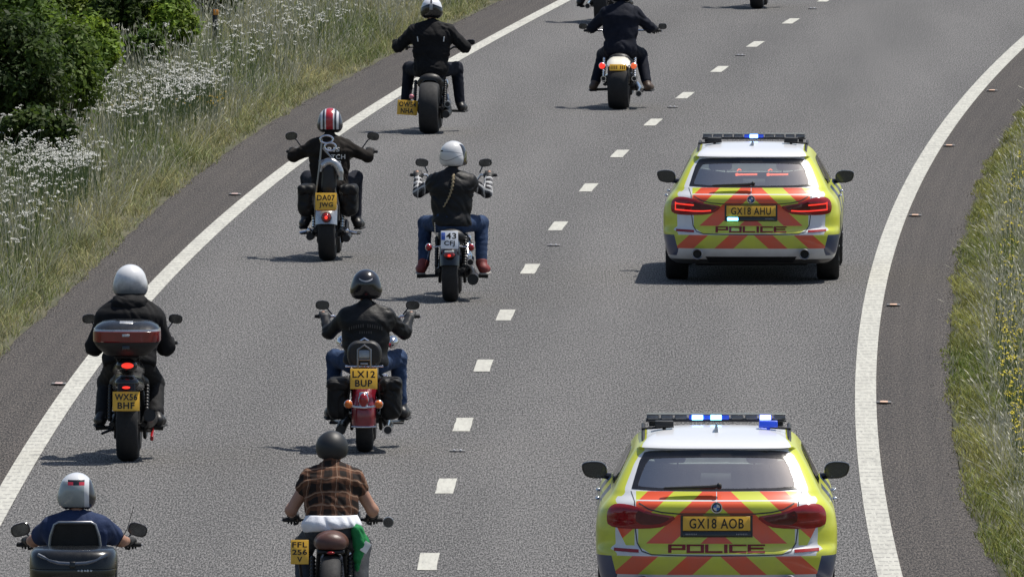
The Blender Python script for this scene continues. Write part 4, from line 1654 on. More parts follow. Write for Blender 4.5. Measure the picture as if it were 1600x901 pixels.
# ------------------------------------------------------------------ riders
def ik(a, b, l1, l2, pole):
    a, b, pole = Vector(a), Vector(b), Vector(pole)
    d = b - a
    L = d.length
    if L > (l1 + l2) * 0.985:
        s = L / ((l1 + l2) * 0.985)
        l1, l2 = l1 * s, l2 * s
    x = (L * L + l1 * l1 - l2 * l2) / (2 * L)
    h = math.sqrt(max(l1 * l1 - x * x, 1e-6))
    n = d.normalized()
    p = (pole - n * pole.dot(n)).normalized()
    return a + n * x + p * h


def joint_at(a, b, l1, l2, want_x, prefer, want_z=None):
    """bend a two-bone limb so that its joint lies at a given sideways distance"""
    a, b = Vector(a), Vector(b)
    d = b - a
    L = d.length
    if L > (l1 + l2) * 0.985:
        s = L / ((l1 + l2) * 0.985)
        l1, l2 = l1 * s, l2 * s
    x = (L * L + l1 * l1 - l2 * l2) / (2 * L)
    h = math.sqrt(max(l1 * l1 - x * x, 1e-6))
    n = d.normalized()
    u = n.orthogonal().normalized()
    v = n.cross(u)
    best = None
    for i in range(120):
        t = 2 * math.pi * i / 120
        p = a + n * x + (u * math.cos(t) + v * math.sin(t)) * h
        c = abs(p.x - want_x) * 4 - p.dot(Vector(prefer)) if want_z is None else abs(p.x - want_x) + abs(p.z - want_z)
        if best is None or c < best[0]:
            best = (c, p)
    return best[1]


GLOVE = {}


def glove_mesh(side, r_bar=0.020):
    """a hand closed round a grip that lies along x: four fingers over the front, thumb under"""
    if side in GLOVE:
        return GLOVE[side]
    pr = [cap((-.030, -.040, .030), (.026, -.040, .030), .019, .017, .02), cap((-.034, -.010, .037), (.030, -.010, .035), .0155, .0140, .02),
          cap((0, -.085, .022), (0, -.040, .030), .026, .024, .03, 0.8), cap((0, -.150, .018), (0, -.080, .022), .036, .029, .02)]
    for i, (x, ln) in enumerate(((-.035, .96), (-.0125, 1.06), (.0105, 1.0), (.032, .84))):
        k = 0.0098 * (1 if i < 3 else 0.88)
        a, b, c, d = (x, -.004, .036), (x, .024 * ln, .030), (x, .034 * ln, .002), (x, .016, -.028 * ln)
        pr += [cap(a, b, k * 1.12, k, .006), cap(b, c, k, k * .95, .005), cap(c, d, k * .95, k * .85, .005)]
    pr += [cap((-.036, -.055, .018), (-.048, -.026, -.002), .0150, .0125, .012), cap((-.048, -.026, -.002), (-.036, .004, -.026), .0118, .0098, .006), cap((-.036, .004, -.026), (-.016, .016, -.034), .0095, .0085, .006)]
    V, Fq = sdf_mesh(pr, 0.0052)
    if side < 0:
        pass
    else:
        V = V * np.array([1, 1, 1])
    if side < 0:
        V = V * np.array([-1, 1, 1]); Fq = Fq[:, ::-1]
    GLOVE[side] = (V, Fq)
    return GLOVE[side]


def helmet_pattern(name, fn, rough=0.25):
    m, t, b = new_mat(name)
    (x, y, z), nrm, tc = coords(t)
    t.links.new(fn(t, x, y, z), b.inputs['Base Color'])
    b.inputs['Roughness'].default_value = rough
    b.inputs['Coat Weight'].default_value = 0.6 if rough < .4 else 0.0
    b.inputs['Coat Roughness'].default_value = 0.08
    return m


def plaid(name, base, warm, light, fx=9.0, fz=8.0, wd=.16):
    m, t, b = new_mat(name)
    (x, y, z), nrm, tc = coords(t)
    w = noise(t, tc.outputs['Object'], 9, 2, 0.5)
    u = x * fx + (w - 0.5) * 0.55
    v = z * fz + y * fz * 0.6 + (w - 0.5) * 0.55
    bu, bv = u.fract() < 0.46, v.fract() < 0.46
    col = mixc(t, bu * 0.45 + bv * 0.45, base, warm)
    thin = ((u + 0.72).fract() < wd * .5) | ((v + 0.72).fract() < wd)
    col = mixc(t, thin * 0.75, col, light)
    t.links.new(col, b.inputs['Base Color'])
    b.inputs['Roughness'].default_value = 0.85
    b.inputs['Specular IOR Level'].default_value = 0.2
    bn = t.nodes.new('ShaderNodeBump'); bn.inputs['Strength'].default_value = 0.3; bn.inputs['Distance'].default_value = 0.01
    t.links.new(noise(t, tc.outputs['Object'], 45, 4, 0.6).s, bn.inputs['Height'])
    t.links.new(bn.outputs[0], b.inputs['Normal'])
    return m


def full_helmet(parent, c, m, w=0.135, yaw=0.0, pitch=0.0, visor=True, chin=True, name='helmet', vents=None):
    pr = [elp((0, -0.005, 0.02), (w, w * 1.13, w * 1.05), 0.03)]
    if chin:
        pr += [cap((-w * .55, -.03, -.045), (w * .55, -.03, -.045), w * .50, None, .06), cap((-w * .45, .07, -.075), (w * .45, .07, -.075), w * .40, None, .05)]
    sub = [elp((0, 0.0, -0.165), (w * .72, w * .85, 0.10))]
    V, Fq = sdf_mesh(pr, 0.0085, cuts=[((0, 0, -0.112 if chin else -0.045), (0, 0.22, -1))], subtract=sub)
    V = V * np.array([1, 1, 1])
    o = mesh_np(name, V, Fq, m, parent, c)
    o.rotation_euler = (pitch, 0, yaw)
    if visor:
        b = MB()
        rows = []
        for i in range(15):
            a = R_(-78 + 156 * i / 14)
            rows.append([((w * 1.015) * math.sin(a), -0.005 + w * 1.15 * math.cos(a), zz) for zz in (-0.035, 0.0, 0.045)] )
        b.add([p for r in rows for p in r], [(3 * i + k, 3 * i + k + 1, 3 * i + k + 4, 3 * i + k + 3) for i in range(14) for k in range(2)])
        b.build('visor', M['visor'], o)
    for vx in (vents or ()):
        zz = 0.055
        yy = -0.005 - w * 1.13 * math.sqrt(max(.05, 1 - ((zz - 0.02) / (w * 1.05)) ** 2 - (vx / w) ** 2))
        b = MB()
        b.box((vx, yy - .001, zz), (.030, .014, .016), .005, Quaternion((1, 0, 0), -.35))
        b.build('vent', M['black_plastic'], o)
    return o


def rider(root_loc, rotz, label, S):
    """S: hip, lean etc in the bike's own space"""
    hip = Vector(S['hip'])
    nb = Vector(S['neck'])                      # base of the neck
    hd = Vector(S.get('head', (nb.x, nb.y + 0.05, nb.z + 0.20)))
    sw = S.get('sw', 0.19)
    bulk = S.get('bulk', 0.020)
    ax = (nb - hip)
    sh = {s: nb + Vector((s * sw, 0.0, -S.get('drop', 0.055))) for s in (-1, 1)}
    gx, gy, gz = S['grip']
    grip = {s: Vector((s * gx, gy, gz)) for s in (-1, 1)}
    el, wr, kn, an = {}, {}, {}, {}
    for s in (-1, 1):
        pole = Vector(S.get('elbow', (0.9, -0.35, -0.25)))
        pole.x *= s
        tgt = grip[s] + Vector((0, -0.05, 0.03))
        if 'ex' in S:
            el[s] = joint_at(sh[s], tgt, 0.285, 0.30, s * S['ex'], (0, 0, 0), S['ez'])
        else:
            el[s] = ik(sh[s], tgt, 0.285, 0.30, pole)
        fd = (el[s] - grip[s] - Vector((0, 0, .025))).normalized()
        wr[s] = grip[s] + Vector((0, 0, .025)) + fd * 0.095
        ft = Vector(S['foot']); ft.x *= s
        if S.get('foot_l') and s < 0:
            ft = Vector(S['foot_l'])
        an[s] = ft
        kp = Vector(S.get('knee', (0.55, 0.2, 1.0))); kp.x *= s
        kn[s] = joint_at(hip + Vector((s * 0.095, 0, -0.01)), an[s], 0.44, 0.44, s * S.get('kx', 0.28), (0, 0.8, 0.8))

    def torso(e, k=0.05):
        q = [elp(hip + Vector((0, -0.005, -0.01)), (0.165 + e, 0.125 + e, 0.105 + e * .8), k)]
        for t0, t1, r0, r1, w0 in ((0.05, 0.40, 0.105, 0.103, 0.66), (0.40, 0.78, 0.103, 0.118, 0.62)):
            q.append(cap(hip + ax * t0, hip + ax * t1, r0 + e, r1 + e, k, w0, 0))
        q.append(cap(hip + ax * 0.78, hip + ax * 0.93, 0.116 + e, 0.075 + e, k, 0.60, 0))
        for s in (-1, 1):
            q.append(cap(nb + Vector((s * 0.05, 0, -0.01)), sh[s], 0.052 + e, 0.060 + e, k))
        return q

    def arm(s, e, k=0.025, frac=1.0):
        q = [cap(sh[s], el[s], 0.058 + e, 0.044 + e * .9, k)]
        q.append(cap(el[s], el[s].lerp(wr[s], frac), 0.044 + e * .9, (0.044 + (0.029 - 0.044) * frac) + e * .7, k))
        return q

    def leg(s, e, k=0.03, frac=1.0):
        h0 = hip + Vector((s * 0.095, 0.02, -0.01))
        return [cap(h0, kn[s], 0.085 + e, 0.058 + e, k), cap(kn[s], kn[s].lerp(an[s], frac), 0.057 + e, (0.057 + (0.040 - 0.057) * frac) + e, k)]
    # the body: one continuous surface
    pr = torso(0)
    pr += [cap(nb + Vector((0, 0, -.03)), hd + Vector((0, -.02, -.06)), 0.056, 0.052, .03), elp(hd, (0.077, 0.098, 0.112), .02), elp(hd + Vector((0, .045, -.065)), (.052, .05, .05), .03),
           cap(hd + Vector((0, .092, -.005)), hd + Vector((0, .110, -.03)), .010, .015, .012), cap(hd + Vector((-.022, .082, -.062)), hd + Vector((.022, .082, -.062)), .009, None, .01)]
    for s in (-1, 1):
        pr.append(elp(hd + Vector((s * .079, -.005, -.012)), (.012, .020, .032), .01))
        pr += arm(s, 0) + leg(s, 0)
        pr += [cap(wr[s], grip[s] + Vector((0, -.035, .030)), .020, .020, .02, .9, grip[s].x)]
        for fx in (-.033, -.011, .011, .033):
            b = grip[s] + Vector((fx, 0, 0))
            pr += [cap(b + Vector((0, -.02, .032)), b + Vector((0, .024, .028)), .0062, None, .004), cap(b + Vector((0, .024, .028)), b + Vector((0, .022, -.012)), .006, None, .004)]
        pr += [cap(grip[s] + Vector((-s * .034, -.05, .02)), grip[s] + Vector((-s * .040, .004, -.022)), .008, .007, .006)]
        pr += [cap(an[s], an[s] + Vector((s * .02, -.03, -.05)), .042, .040, .03), cap(an[s] + Vector((s * .02, -.03, -.05)), an[s] + Vector((s * .05, .16, -.06)), .040, .030, .03)]
    o = solid('person', pr, M['skin'], None, h=0.0115)
    o.location = root_loc
    o.rotation_euler = (0, 0, rotz)
    tag(o, label, 'person', 'motorcycle riders')
    # trousers
    q = [elp(hip + Vector((0, -0.005, -0.005)), (0.178, 0.140, 0.115), .04), cap(hip, hip + ax * 0.2, .122, .118, .04, .66)]
    for s in (-1, 1):
        q += leg(s, S.get('leg_e', 0.017), frac=S.get('leg_frac', 0.95))
    solid('trousers', q, S['trousers'], o, h=0.0105, wrinkle=0.006, seed=S.get('seed', 1) + 3)
    # top
    hem = S.get('hem', -0.03)
    q = torso(bulk)
    fr = S.get('sleeve', 1.0)
    jm = S['jacket']
    sleeve_m = S.get('sleeve_mat')
    if not sleeve_m:
        for s in (-1, 1):
            if fr >= 0.5:
                q += arm(s, bulk * .85, frac=min(1.0, (fr - 0.5) * 2 + 0.02))
            else:
                q += [cap(sh[s], sh[s].lerp(el[s], fr * 2), 0.060 + bulk, 0.058 + bulk, .03)]
    else:
        for s in (-1, 1):
            solid('sleeve', [cap(sh[s] + Vector((-s * .03, 0, 0)), sh[s], .06 + bulk * .6, .062 + bulk * .6, .02)] + arm(s, bulk * .6), sleeve_m, o, h=0.0105, wrinkle=0.007, seed=S.get('seed', 1) + s)
        for s in (-1, 1):
            q += [cap(sh[s], sh[s].lerp(el[s], .10), 0.062 + bulk, 0.062 + bulk, .03)]
    if S.get('collar'):
        q += [cap(nb + Vector((-.045, -.01, .0)), nb + Vector((.045, -.01, .0)), .055 + bulk * .4, None, .03), cap(nb + Vector((0, -.01, .0)), nb + Vector((0, .0, .055)), .07, .066, .02)]
    cuts = [(hip + ax.normalized() * hem, -ax.normalized())]
    jk = solid(S.get('top_name', 'jacket'), q, jm, o, h=0.0105, cuts=cuts, wrinkle=S.get('wr', 0.010), seed=S.get('seed', 1))
    # gloves
    for s in (-1, 1):
        V, Fq = glove_mesh(s)
        gd = (wr[s] - grip[s] - Vector((0, 0, .022))).normalized()
        yaw = math.atan2(gd.x, -gd.y) * 0.8
        pit = math.asin(max(-1, min(1, gd.z)))
        Rm = Matrix.Rotation(yaw, 3, 'Z') @ Matrix.Rotation(-pit, 3, 'X')
        V2 = V @ np.array(Rm).T
        mesh_np('glove', V2, Fq, S.get('glove', M['glove']), o, grip[s])
    # footwear
    for s in (-1, 1):
        a = an[s]
        q = [cap(a + (kn[s] - a).normalized() * S.get('boot_h', .10), a, .058, .052, .03), cap(a, a + Vector((s * .02, -.045, -.050)), .052, .046, .03),
             cap(a + Vector((s * .02, -.045, -.055)), a + Vector((s * .03, .07, -.058)), .046, .050, .03), cap(a + Vector((s * .03, .07, -.058)), a + Vector((s * .055, .165, -.066)), .049, .036, .03)]
        nm = S.get('shoe_name', 'boot')
        bo = solid(nm, q, S.get('boot', M['boot']), o, h=0.0095, cuts=[(a + Vector((0, 0, -.098)), (0, 0, -1))])
        b = MB()
        b.box(a + Vector((s * .036, .06, -.104)), (.095, .285, .022), .010, Quaternion((0, 0, 1), -s * 0.10))
        b.build('sole', S.get('sole', M['rubber']), bo)
    # helmet
    hk = S['helmet']
    hel = full_helmet(o, hd + Vector((0, 0, 0.012)), hk['m'], hk.get('w', .132), hk.get('yaw', 0), hk.get('pitch', 0), hk.get('visor', True), hk.get('chin', True), vents=hk.get('vents'))
    return o, dict(hip=hip, neck=nb, sh=sh, el=el, kn=kn, an=an, hd=hd, jk=jk, hel=hel, ax=ax)


def back_bvh(o):
    return BVHTree.FromPolygons([v.co.copy() for v in o.data.vertices], [tuple(p.vertices) for p in o.data.polygons])


def back_print(person, jk, name, words, m, arc=None):
    """print on the back of a garment: (text, x, z, width, height)"""
    bvh = back_bvh(jk)
    b = MB()
    for (tx, cx, cz, w, h, bow) in words:
        V, F_ = text_polys(tx, w, h, 0.02, 1.1)
        V3 = []
        for p in V:
            x, z = cx + p[0], cz + p[1] - bow * (p[0] / (w / 2)) ** 2
            hit, n, _, _ = bvh.ray_cast(Vector((x, -3, z)), Vector((0, 1, 0)))
            V3.append((hit + Vector((0, -0.006, 0))) if hit else Vector((x, jk.location.y, z)))
        b.add(V3, F_)
    return b.build(name, m, jk)
# ------------------------------------------------------------------ motorcycles (bike space: x right, y forward, z up, origin where the rear tyre meets the road)
def bike_wheel(t, name, y, R, w, rim_m, spokes=0, fat=0.62):
    rr = R * fat
    b = MB()
    b.lathe([(-w * .40, rr * 1.02), (-w * .42, rr * .97), (-w * .30, rr * .90), (w * .30, rr * .90), (w * .42, rr * .97), (w * .40, rr * 1.02)], (0, y, R), 'x', 36)
    b.lathe([(-w * .38 - .02, .001), (-w * .38 - .02, .045), (w * .38 + .02, .045), (w * .38 + .02, .001)], (0, y, R), 'x', 20)
    n = spokes or 6
    for k in range(n):
        a = 2 * math.pi * k / n
        s = 1 if k % 2 else -1
        b.tube([(s * w * .28, y + .04 * math.cos(a), R + .04 * math.sin(a)), (s * w * .12, y + rr * .93 * math.cos(a + .1), R + rr * .93 * math.sin(a + .1))], 0.006 if spokes else 0.018, 5)
    wh = b.build(name, rim_m, t)
    b = MB()
    prof = []
    for i in range(15):
        a = math.pi * i / 14
        prof.append((-w / 2 * math.cos(a) ** 1 if True else 0, R - (R - rr) * .42 + (R - rr) * .42 * math.sin(a) ** .75))
    prof = [(-w * .42, rr)] + [(-w * .5, rr + (R - rr) * .35)] + prof + [(w * .5, rr + (R - rr) * .35), (w * .42, rr)]
    b.lathe(prof, (0, y, R), 'x', 48)
    # tread grooves stand as shallow darker ribs across the shoulder
    b.build('tyre', M['rubber'], wh)
    b = MB()
    b.lathe([(w * .30, R * .28), (w * .30, R * .50), (w * .33, R * .50), (w * .33, R * .28)], (0.02, y, R), 'x', 28)
    b.build('brake_disc', M['steel'], wh)
    return wh


def fender(t, name, y, R, r, w, a0, a1, m, skirt=0.06, th=0.006):
    """a0..a1 measured from straight up, positive towards the rear"""
    rings = []
    n = 22
    for i in range(n + 1):
        a = R_(a0 + (a1 - a0) * i / n)
        prof = []
        for k in range(9):
            u = -1 + 2 * k / 8
            drop = skirt * max(0, abs(u) - .55) ** 1.6 / .45 ** 1.6
            prof.append((u * w / 2, r + .012 * (1 - u * u) - drop))
        prof += [(x * .97, q - th) for x, q in reversed(prof)]
        rings.append([Vector((x, y - q * math.sin(a), R + q * math.cos(a))) for x, q in prof])
    b = MB()
    b.loft(rings)
    return b.build(name, m, t)


def plate(t, c, w, h, lines, m='plate_yellow', tilt=0.0, rz=0.0, band=False, ry=0.0):
    rot = Quaternion((0, 0, 1), rz) @ Quaternion((0, 1, 0), ry) @ Quaternion((1, 0, 0), tilt)
    c = Vector(c)
    b = MB()
    b.box(c, (w, .006, h), .003, rot)
    p = b.build('number_plate', M[m], t)
    b = MB()
    n = len(lines)
    for i, s in enumerate(lines):
        lh = h * (0.34 if n == 2 else 0.22)
        z = (h * .22 - i * h * .44) if n == 2 else (h * .30 - i * h * .30 if n == 3 else 0)
        x0 = w * .10 if (band and i == 0) else 0
        full = w * (0.84 if not band else (.60 if i == 0 else .82))
        ww = full * min(1, len(s) / (4 if n == 2 else 3)) if not (band and i == 0) else full
        if n == 1: lh, ww = h * .55, w * .86
        add_text(b, s, c + rot @ Vector((x0, -.0035, z)), ww, lh, .025, rot, spacing=1.1)
    b.build('lettering', M['ink'], p)
    if band:
        b = MB(); b.box(c + rot @ Vector((-w * .36, -.004, h * .20)), (w * .22, .003, h * .42), .001, rot)
        b.build('country_band', M['plate_blue'], p)
        b = MB()
        for k in range(8):
            a = k * math.pi / 4
            b.box(c + rot @ Vector((-w * .36 + w * .06 * math.cos(a), -.0062, h * .26 + w * .06 * math.sin(a))), (w * .018, .001, w * .018), 0, rot)
        b.build('stars', M['plate_yellow'], p)
    return p


def lamp(t, c, rx, rz, lens, name='tail_light', house='chrome', depth=.035):
    b = MB(); b.ell(Vector(c) + Vector((0, .012, 0)), (rx * 1.18, depth, rz * 1.18), 16)
    o = b.build(name, M[house], t)
    b = MB(); b.ell(Vector(c) + Vector((0, -.010, 0)), (rx, depth * .9, rz), 16)
    b.build('lens', M[lens], o)
    return o


def handlebar(t, kind, grip, m, riser=(0, 1.02, 0.95)):
    gx, gy, gz = grip
    rx, ry, rz = riser
    b = MB()
    for s in (-1, 1):
        if kind == 'ape':
            b.tube([(s * .02, ry, rz), (s * .09, ry + .01, rz + .02), (s * .20, ry + .02, rz + (gz - rz) * .6), (s * (gx - .09), gy + .03, gz), (s * (gx + .065), gy, gz)], .0127, 10)
        else:
            b.tube([(s * .02, ry, rz), (s * .10, ry + .01, rz + .02), (s * .20, (ry + gy) / 2 + .03, (rz + gz) / 2 + .02), (s * (gx - .10), gy + .02, gz), (s * (gx + .065), gy, gz)], .0127, 10)
    b.tube([(0, ry, rz - .10), (0, ry, rz)], .028, 8)
    hb = b.build('handlebar', m, t)
    for s in (-1, 1):
        b = MB(); b.tube([(s * (gx - .065), gy, gz), (s * (gx + .068), gy, gz), (s * (gx + .078), gy, gz)], [.0175, .0175, .012], 12)
        g_ = b.build('grip', M['rubber'], hb)
        b = MB(); b.tube([(s * (gx - .10), gy + .03, gz - .004), (s * (gx - .02), gy + .062, gz - .006), (s * (gx + .085), gy + .060, gz - .008)], [.008, .007, .006], 8)
        b.build('lever', M['steel'], hb)
    return hb


def bike_mirror(t, s, c, rx, rz, stalk_from, shell='black_gloss', tilt=0.0, glass='mirror'):
    c = Vector(c)
    b = MB()
    b.tube([stalk_from, (stalk_from[0] * .5 + c.x * .5, stalk_from[1] + .01, stalk_from[2] * .35 + c.z * .65), (c.x - s * rx * .3, c.y + .015, c.z - rz * .5)], .007, 8)
    rot = Quaternion((0, 1, 0), tilt * s)
    rings = []
    for yy, k in ((-.006, .93), (0, 1.0), (.014, .97), (.03, .72), (.038, .3)):
        rings.append([c + rot @ Vector((rx * k * math.copysign(abs(math.cos(a)) ** .75, math.cos(a)), yy, rz * k * math.copysign(abs(math.sin(a)) ** .75, math.sin(a)))) for a in [2 * math.pi * i / 22 for i in range(22)]])
    b.loft([r[::-1] for r in rings])
    o = b.build('mirror', M[shell], t)
    b = MB()
    pts = [c + rot @ Vector((rx * .84 * math.copysign(abs(math.cos(a)) ** .75, math.cos(a)), -.008, rz * .82 * math.copysign(abs(math.sin(a)) ** .75, math.sin(a)))) for a in [2 * math.pi * i / 22 for i in range(22)]]
    b.add(pts, [tuple(range(22))])
    b.build('mirror_glass', M[glass], o)
    return o


def pipe(t, pts, r, m='chrome', name='exhaust_pipe', bore=True):
    b = MB(); b.tube(pts, r, 14)
    o = b.build(name, M[m], t)
    if bore:
        p, q = Vector(pts[0]), Vector(pts[1])
        d = (p - q).normalized()
        rr = (r[0] if isinstance(r, (list, tuple)) else r) * .76
        b = MB(); b.tube([p - d * .03, p + d * .0025], rr, 14)
        b.build('exhaust_bore', M['black_plastic'], o)
    return o


def vtwin(t, y=.74, z=.40, m='engine', w=.30):
    b = MB()
    b.box((0, y, z - .06), (w, .34, .24), .06)
    b.lathe([(-w / 2 - .03, .001), (-w / 2 - .03, .09), (w / 2 + .03, .10), (w / 2 + .05, .06), (w / 2 + .05, .001)], (0, y - .16, z - .08), 'x', 24)
    e = b.build('engine', M[m], t)
    for sg in (-1, 1):
        ax = Vector((0, sg * math.sin(R_(22)), math.cos(R_(22))))
        o = Vector((0, y + sg * .06, z + .04))
        b = MB()
        rings = []
        for i in range(19):
            hh = i * .0115
            r = .085 if i % 2 else .064
            for q in (0, .006):
                rings.append([o + ax * (hh + q) + Vector((r * math.cos(a) * 1.05, r * math.sin(a) * ax.z, -r * math.sin(a) * ax.y)) for a in [2 * math.pi * k / 16 for k in range(16)]])
        b.loft(rings)
        b.build('cylinder', M['steel' if m == 'engine' else m], e)
    b = MB(); b.lathe([(0, .001), (.0, .085), (.05, .082), (.065, .06), (.068, .001)], (w / 2 - .02, y + .02, z + .17), 'x', 24)
    b.build('air_cleaner', M['chrome'], e)
    return e


def forks(t, top, wy, R, m='chrome', w=.105):
    b = MB()
    for s in (-1, 1):
        b.tube([(s * w, top[1], top[2]), (s * w, wy, R)], [.024, .030], 10)
    b.box((0, top[1], top[2]), (.26, .06, .04), .012)
    b.box((0, top[1] + .06, top[2] - .16), (.26, .06, .04), .012)
    return b.build('fork', M[m], t)


def frame(t, seat_z=.62, m='black_metal', wb=1.6, tw=.2):
    b = MB()
    for s in (-1, 1):
        b.tube([(s * .03, 1.08, .82), (s * .10, 1.02, .5), (s * .13, .92, .20), (s * .13, .52, .18), (s * .12, .42, .40), (s * .10, .36, seat_z - .02), (s * .05, .70, seat_z + .06), (s * .03, 1.06, .86)], .017, 8)
    fr = b.build('frame', M[m], t)
    b = MB()
    x = tw / 2 + .04
    for s in (-1, 1):
        b.tube([(s * x, -.05, .325), (s * x, .10, .33), (s * .135, .46, .37)], [.022, .024, .026], 8)
    b.tube([(-x - .03, 0, .325), (x + .03, 0, .325)], .014, 8)
    b.tube([(-.14, .46, .37), (.14, .46, .37)], .022, 8)
    b.build('swingarm', M[m], t)
    return fr


def shocks(t, tw, y0=.04, z0=.36, y1=.24, z1=.66, m='chrome'):
    for s in (-1, 1):
        x = s * (tw / 2 + .065)
        a, c = Vector((x, y0, z0)), Vector((x, y1, z1))
        b = MB()
        n = 22
        pts = [a.lerp(c, i / n) for i in range(n + 1)]
        b.tube(pts, [.024 if i % 2 else .017 for i in range(n + 1)], 10)
        b.build('shock_absorber', M[m], t)


def pegs(t, x, y, z, m='black_metal', board=False):
    for s in (-1, 1):
        b = MB()
        if board:
            b.box((s * (x - .02), y, z - .115), (.13, .30, .022), .010)
        else:
            b.tube([(s * .15, y - .03, z - .10), (s * (x + .06), y - .02, z - .11)], [.018, .018], 10)
        b.build('footrest', M[m], t)


def tank(t, m, y0=.60, y1=1.10, z=.83, w=.15, h=.11):
    o = solid('fuel_tank', [cap((0, y0, z - .03), (0, y1 - .12, z + .02), w * .55, w * .92, .05, .9), cap((0, y1 - .12, z + .02), (0, y1, z + .03), w * .90, w * .72, .05, .9)], m, t, h=0.012, cuts=[((0, 0, z - h), (0, 0, -1))])
    return o


def saddle(t, m, pts, name='seat'):
    pr = []
    for (a, ra), (b_, rb) in zip(pts, pts[1:]):
        pr.append(cap(a, b_, ra, rb, .05, .55))
    return solid(name, pr, m, t, h=.012)


def base_bike(name, label, loc, rz, tw, R=.325, wb=1.62, paint='black_gloss', bar='drag', grip=(.40, .98, 1.0), spokes=0, rim='black_metal', hip_z=.80,
              metal='chrome', engine='engine', seat_m='seat', group='motorcycles in the ride', fw=.12, fork_top=(0, 1.16, .92), do_tank=True, headlight=True, seat=None, shock=True):
    t = thing(name, label, 'motorcycle', loc, rz, group)
    bike_wheel(t, 'rear_wheel', 0, R, tw, M[rim], spokes)
    bike_wheel(t, 'front_wheel', wb, .33, fw, M[rim], spokes, .70)
    frame(t, hip_z - .16, tw=tw)
    vtwin(t, m=engine)
    forks(t, fork_top, wb, .33, metal)
    fender(t, 'front_fender', wb, .33, .365, fw + .05, -40, 75, M[paint], .05)
    if do_tank:
        tank(t, M[paint], z=hip_z + .05)
    if headlight:
        b = MB(); b.lathe([(1.18, .03), (1.20, .075), (1.27, .095), (1.30, .09), (1.305, .001)], (0, .04, fork_top[2] - .03), 'y', 24)
        b.build('headlight', M[metal], t)
    if bar:
        handlebar(t, bar, grip, M[metal if metal != 'engine' else 'steel'])
    if shock:
        shocks(t, tw, m=metal)
    zz = hip_z - .155
    saddle(t, M[seat_m], seat or [((0, .16, zz + .045), .075), ((0, .32, zz - .01), .085), ((0, .55, zz), .085), ((0, .72, zz + .05), .055)])
    return t


def ride(px, py, front_extra=0.0):
    p = gp(px, py)
    return p, heading(p.y) + front_extra


# ---- white top helmet rider on the fat-tyred side-plate bike
p, rz = ride(671, 209)
B1 = base_bike('motorcycle', 'black motorcycle with very fat rear tyre and number plate on its left side', p, rz, .245, .325, grip=(.36, .80, 1.06), hip_z=.79, metal='black_metal', fw=.13)
fender(B1, 'rear_fender', 0, .325, .35, .20, -75, -8, M['black_gloss'], .03)
b = MB(); b.tube([(-.16, 0, .33), (-.20, -.10, .30), (-.26, -.16, .33)], .012, 8); b.box((-.265, -.155, .335), (.22, .008, .14), .004, Quaternion((0, 1, 0), .06)); b.build('plate_bracket', M['black_metal'], B1)
plate(B1, (-.268, -.168, .335), .255, .185, ['OW54', 'NHA'], ry=.06, tilt=-.05)
lamp(B1, (-.215, -.165, .475), .030, .030, 'pink_lens', house='black_metal')
pipe(B1, [(.215, -.16, .25), (.215, .30, .26), (.20, .62, .30), (.14, .78, .46)], [.048, .052, .045, .03], 'black_metal')
pipe(B1, [(.225, .02, .37), (.215, .36, .37), (.18, .66, .45)], [.040, .044, .03], 'steel')
pegs(B1, .34, .86, .36)
for s in (-1, 1):
    bike_mirror(B1, s, (s * .47, .88, 1.12), .055, .035, (s * .34, .82, 1.07))
wtop = helmet_pattern('white_top_helmet', lambda t, x, y, z: mixc(t, (z + x.abs() * .35 + y * .1) > .068, mixc(t, (z > .0) & (x.abs() < .02), (.012, .012, .014), (.3, .3, .31)), mixc(t, (x.abs() < .012), (.72, .73, .76), (.05, .05, .055))))
o, J = rider(p, rz, 'rider in black jacket and white topped helmet beside the left edge line', dict(
    hip=(0, .36, .80), neck=(0, .44, 1.325), head=(0, .50, 1.535), sw=.215, bulk=.034, grip=(.36, .80, 1.06), ex=.43, ez=1.07, foot=(.345, .70, .36), kx=.305,
    jacket=M['fabric'], trousers=M['denim_dark'], collar=True, helmet=dict(m=wtop, w=.128), hem=-.09, seed=1, boot=M['boot'], leg_e=.022))
bv = back_bvh(J['jk'])
b = MB()
for sx, zz in ((-.165, 1.18), (.165, 1.18)):
    hit = bv.ray_cast(Vector((sx, -3, zz)), Vector((0, 1, 0)))[0]
    if hit:
        b = MB(); b.box(hit + Vector((0, -.003, 0)), (.014, .006, .065), .003, Quaternion((0, 1, 0), -.12 if sx < 0 else .12)); b.build('reflective_strip', M['white_ink'], J['jk'])

# ---- dark rider on the cream-fendered bike
p, rz = ride(967, 171)
B2 = base_bike('motorcycle', 'dark motorcycle with short cream rear fender and twin orange indicators', p, rz, .27, .32, grip=(.43, .90, .99), hip_z=.76, bar='drag')
fender(B2, 'rear_fender', 0, .32, .355, .30, -40, 42, M['cream_paint'], .05)
plate(B2, (0, -.275, .555), .215, .085, ['IIII III'], tilt=-.25)
for s in (-1, 1):
    b = MB(); b.tube([(s * .12, -.20, .57), (s * .19, -.22, .575)], .009, 8); b.build('indicator_stalk', M['chrome'], B2)
    lamp(B2, (s * .205, -.235, .575), .040, .040, 'red_lit' if s < 0 else 'amber_lit', 'indicator')
    pipe(B2, [(s * .20, -.02, .40), (s * .19, .3, .40), (s * .15, .62, .42)], [.036, .04, .03], 'chrome')
pipe(B2, [(.265, -.15, .21), (.26, .30, .22), (.20, .66, .30)], [.045, .05, .035], 'chrome')
pegs(B2, .32, .62, .34)
for s in (-1, 1):
    bike_mirror(B2, s, (s * .52, .94, 1.045), .055, .04, (s * .40, .92, 1.0))
blk = helmet_pattern('black_helmet', lambda t, x, y, z: mixc(t, (z > .1), (.010, .010, .012), (.016, .016, .018)), .3)
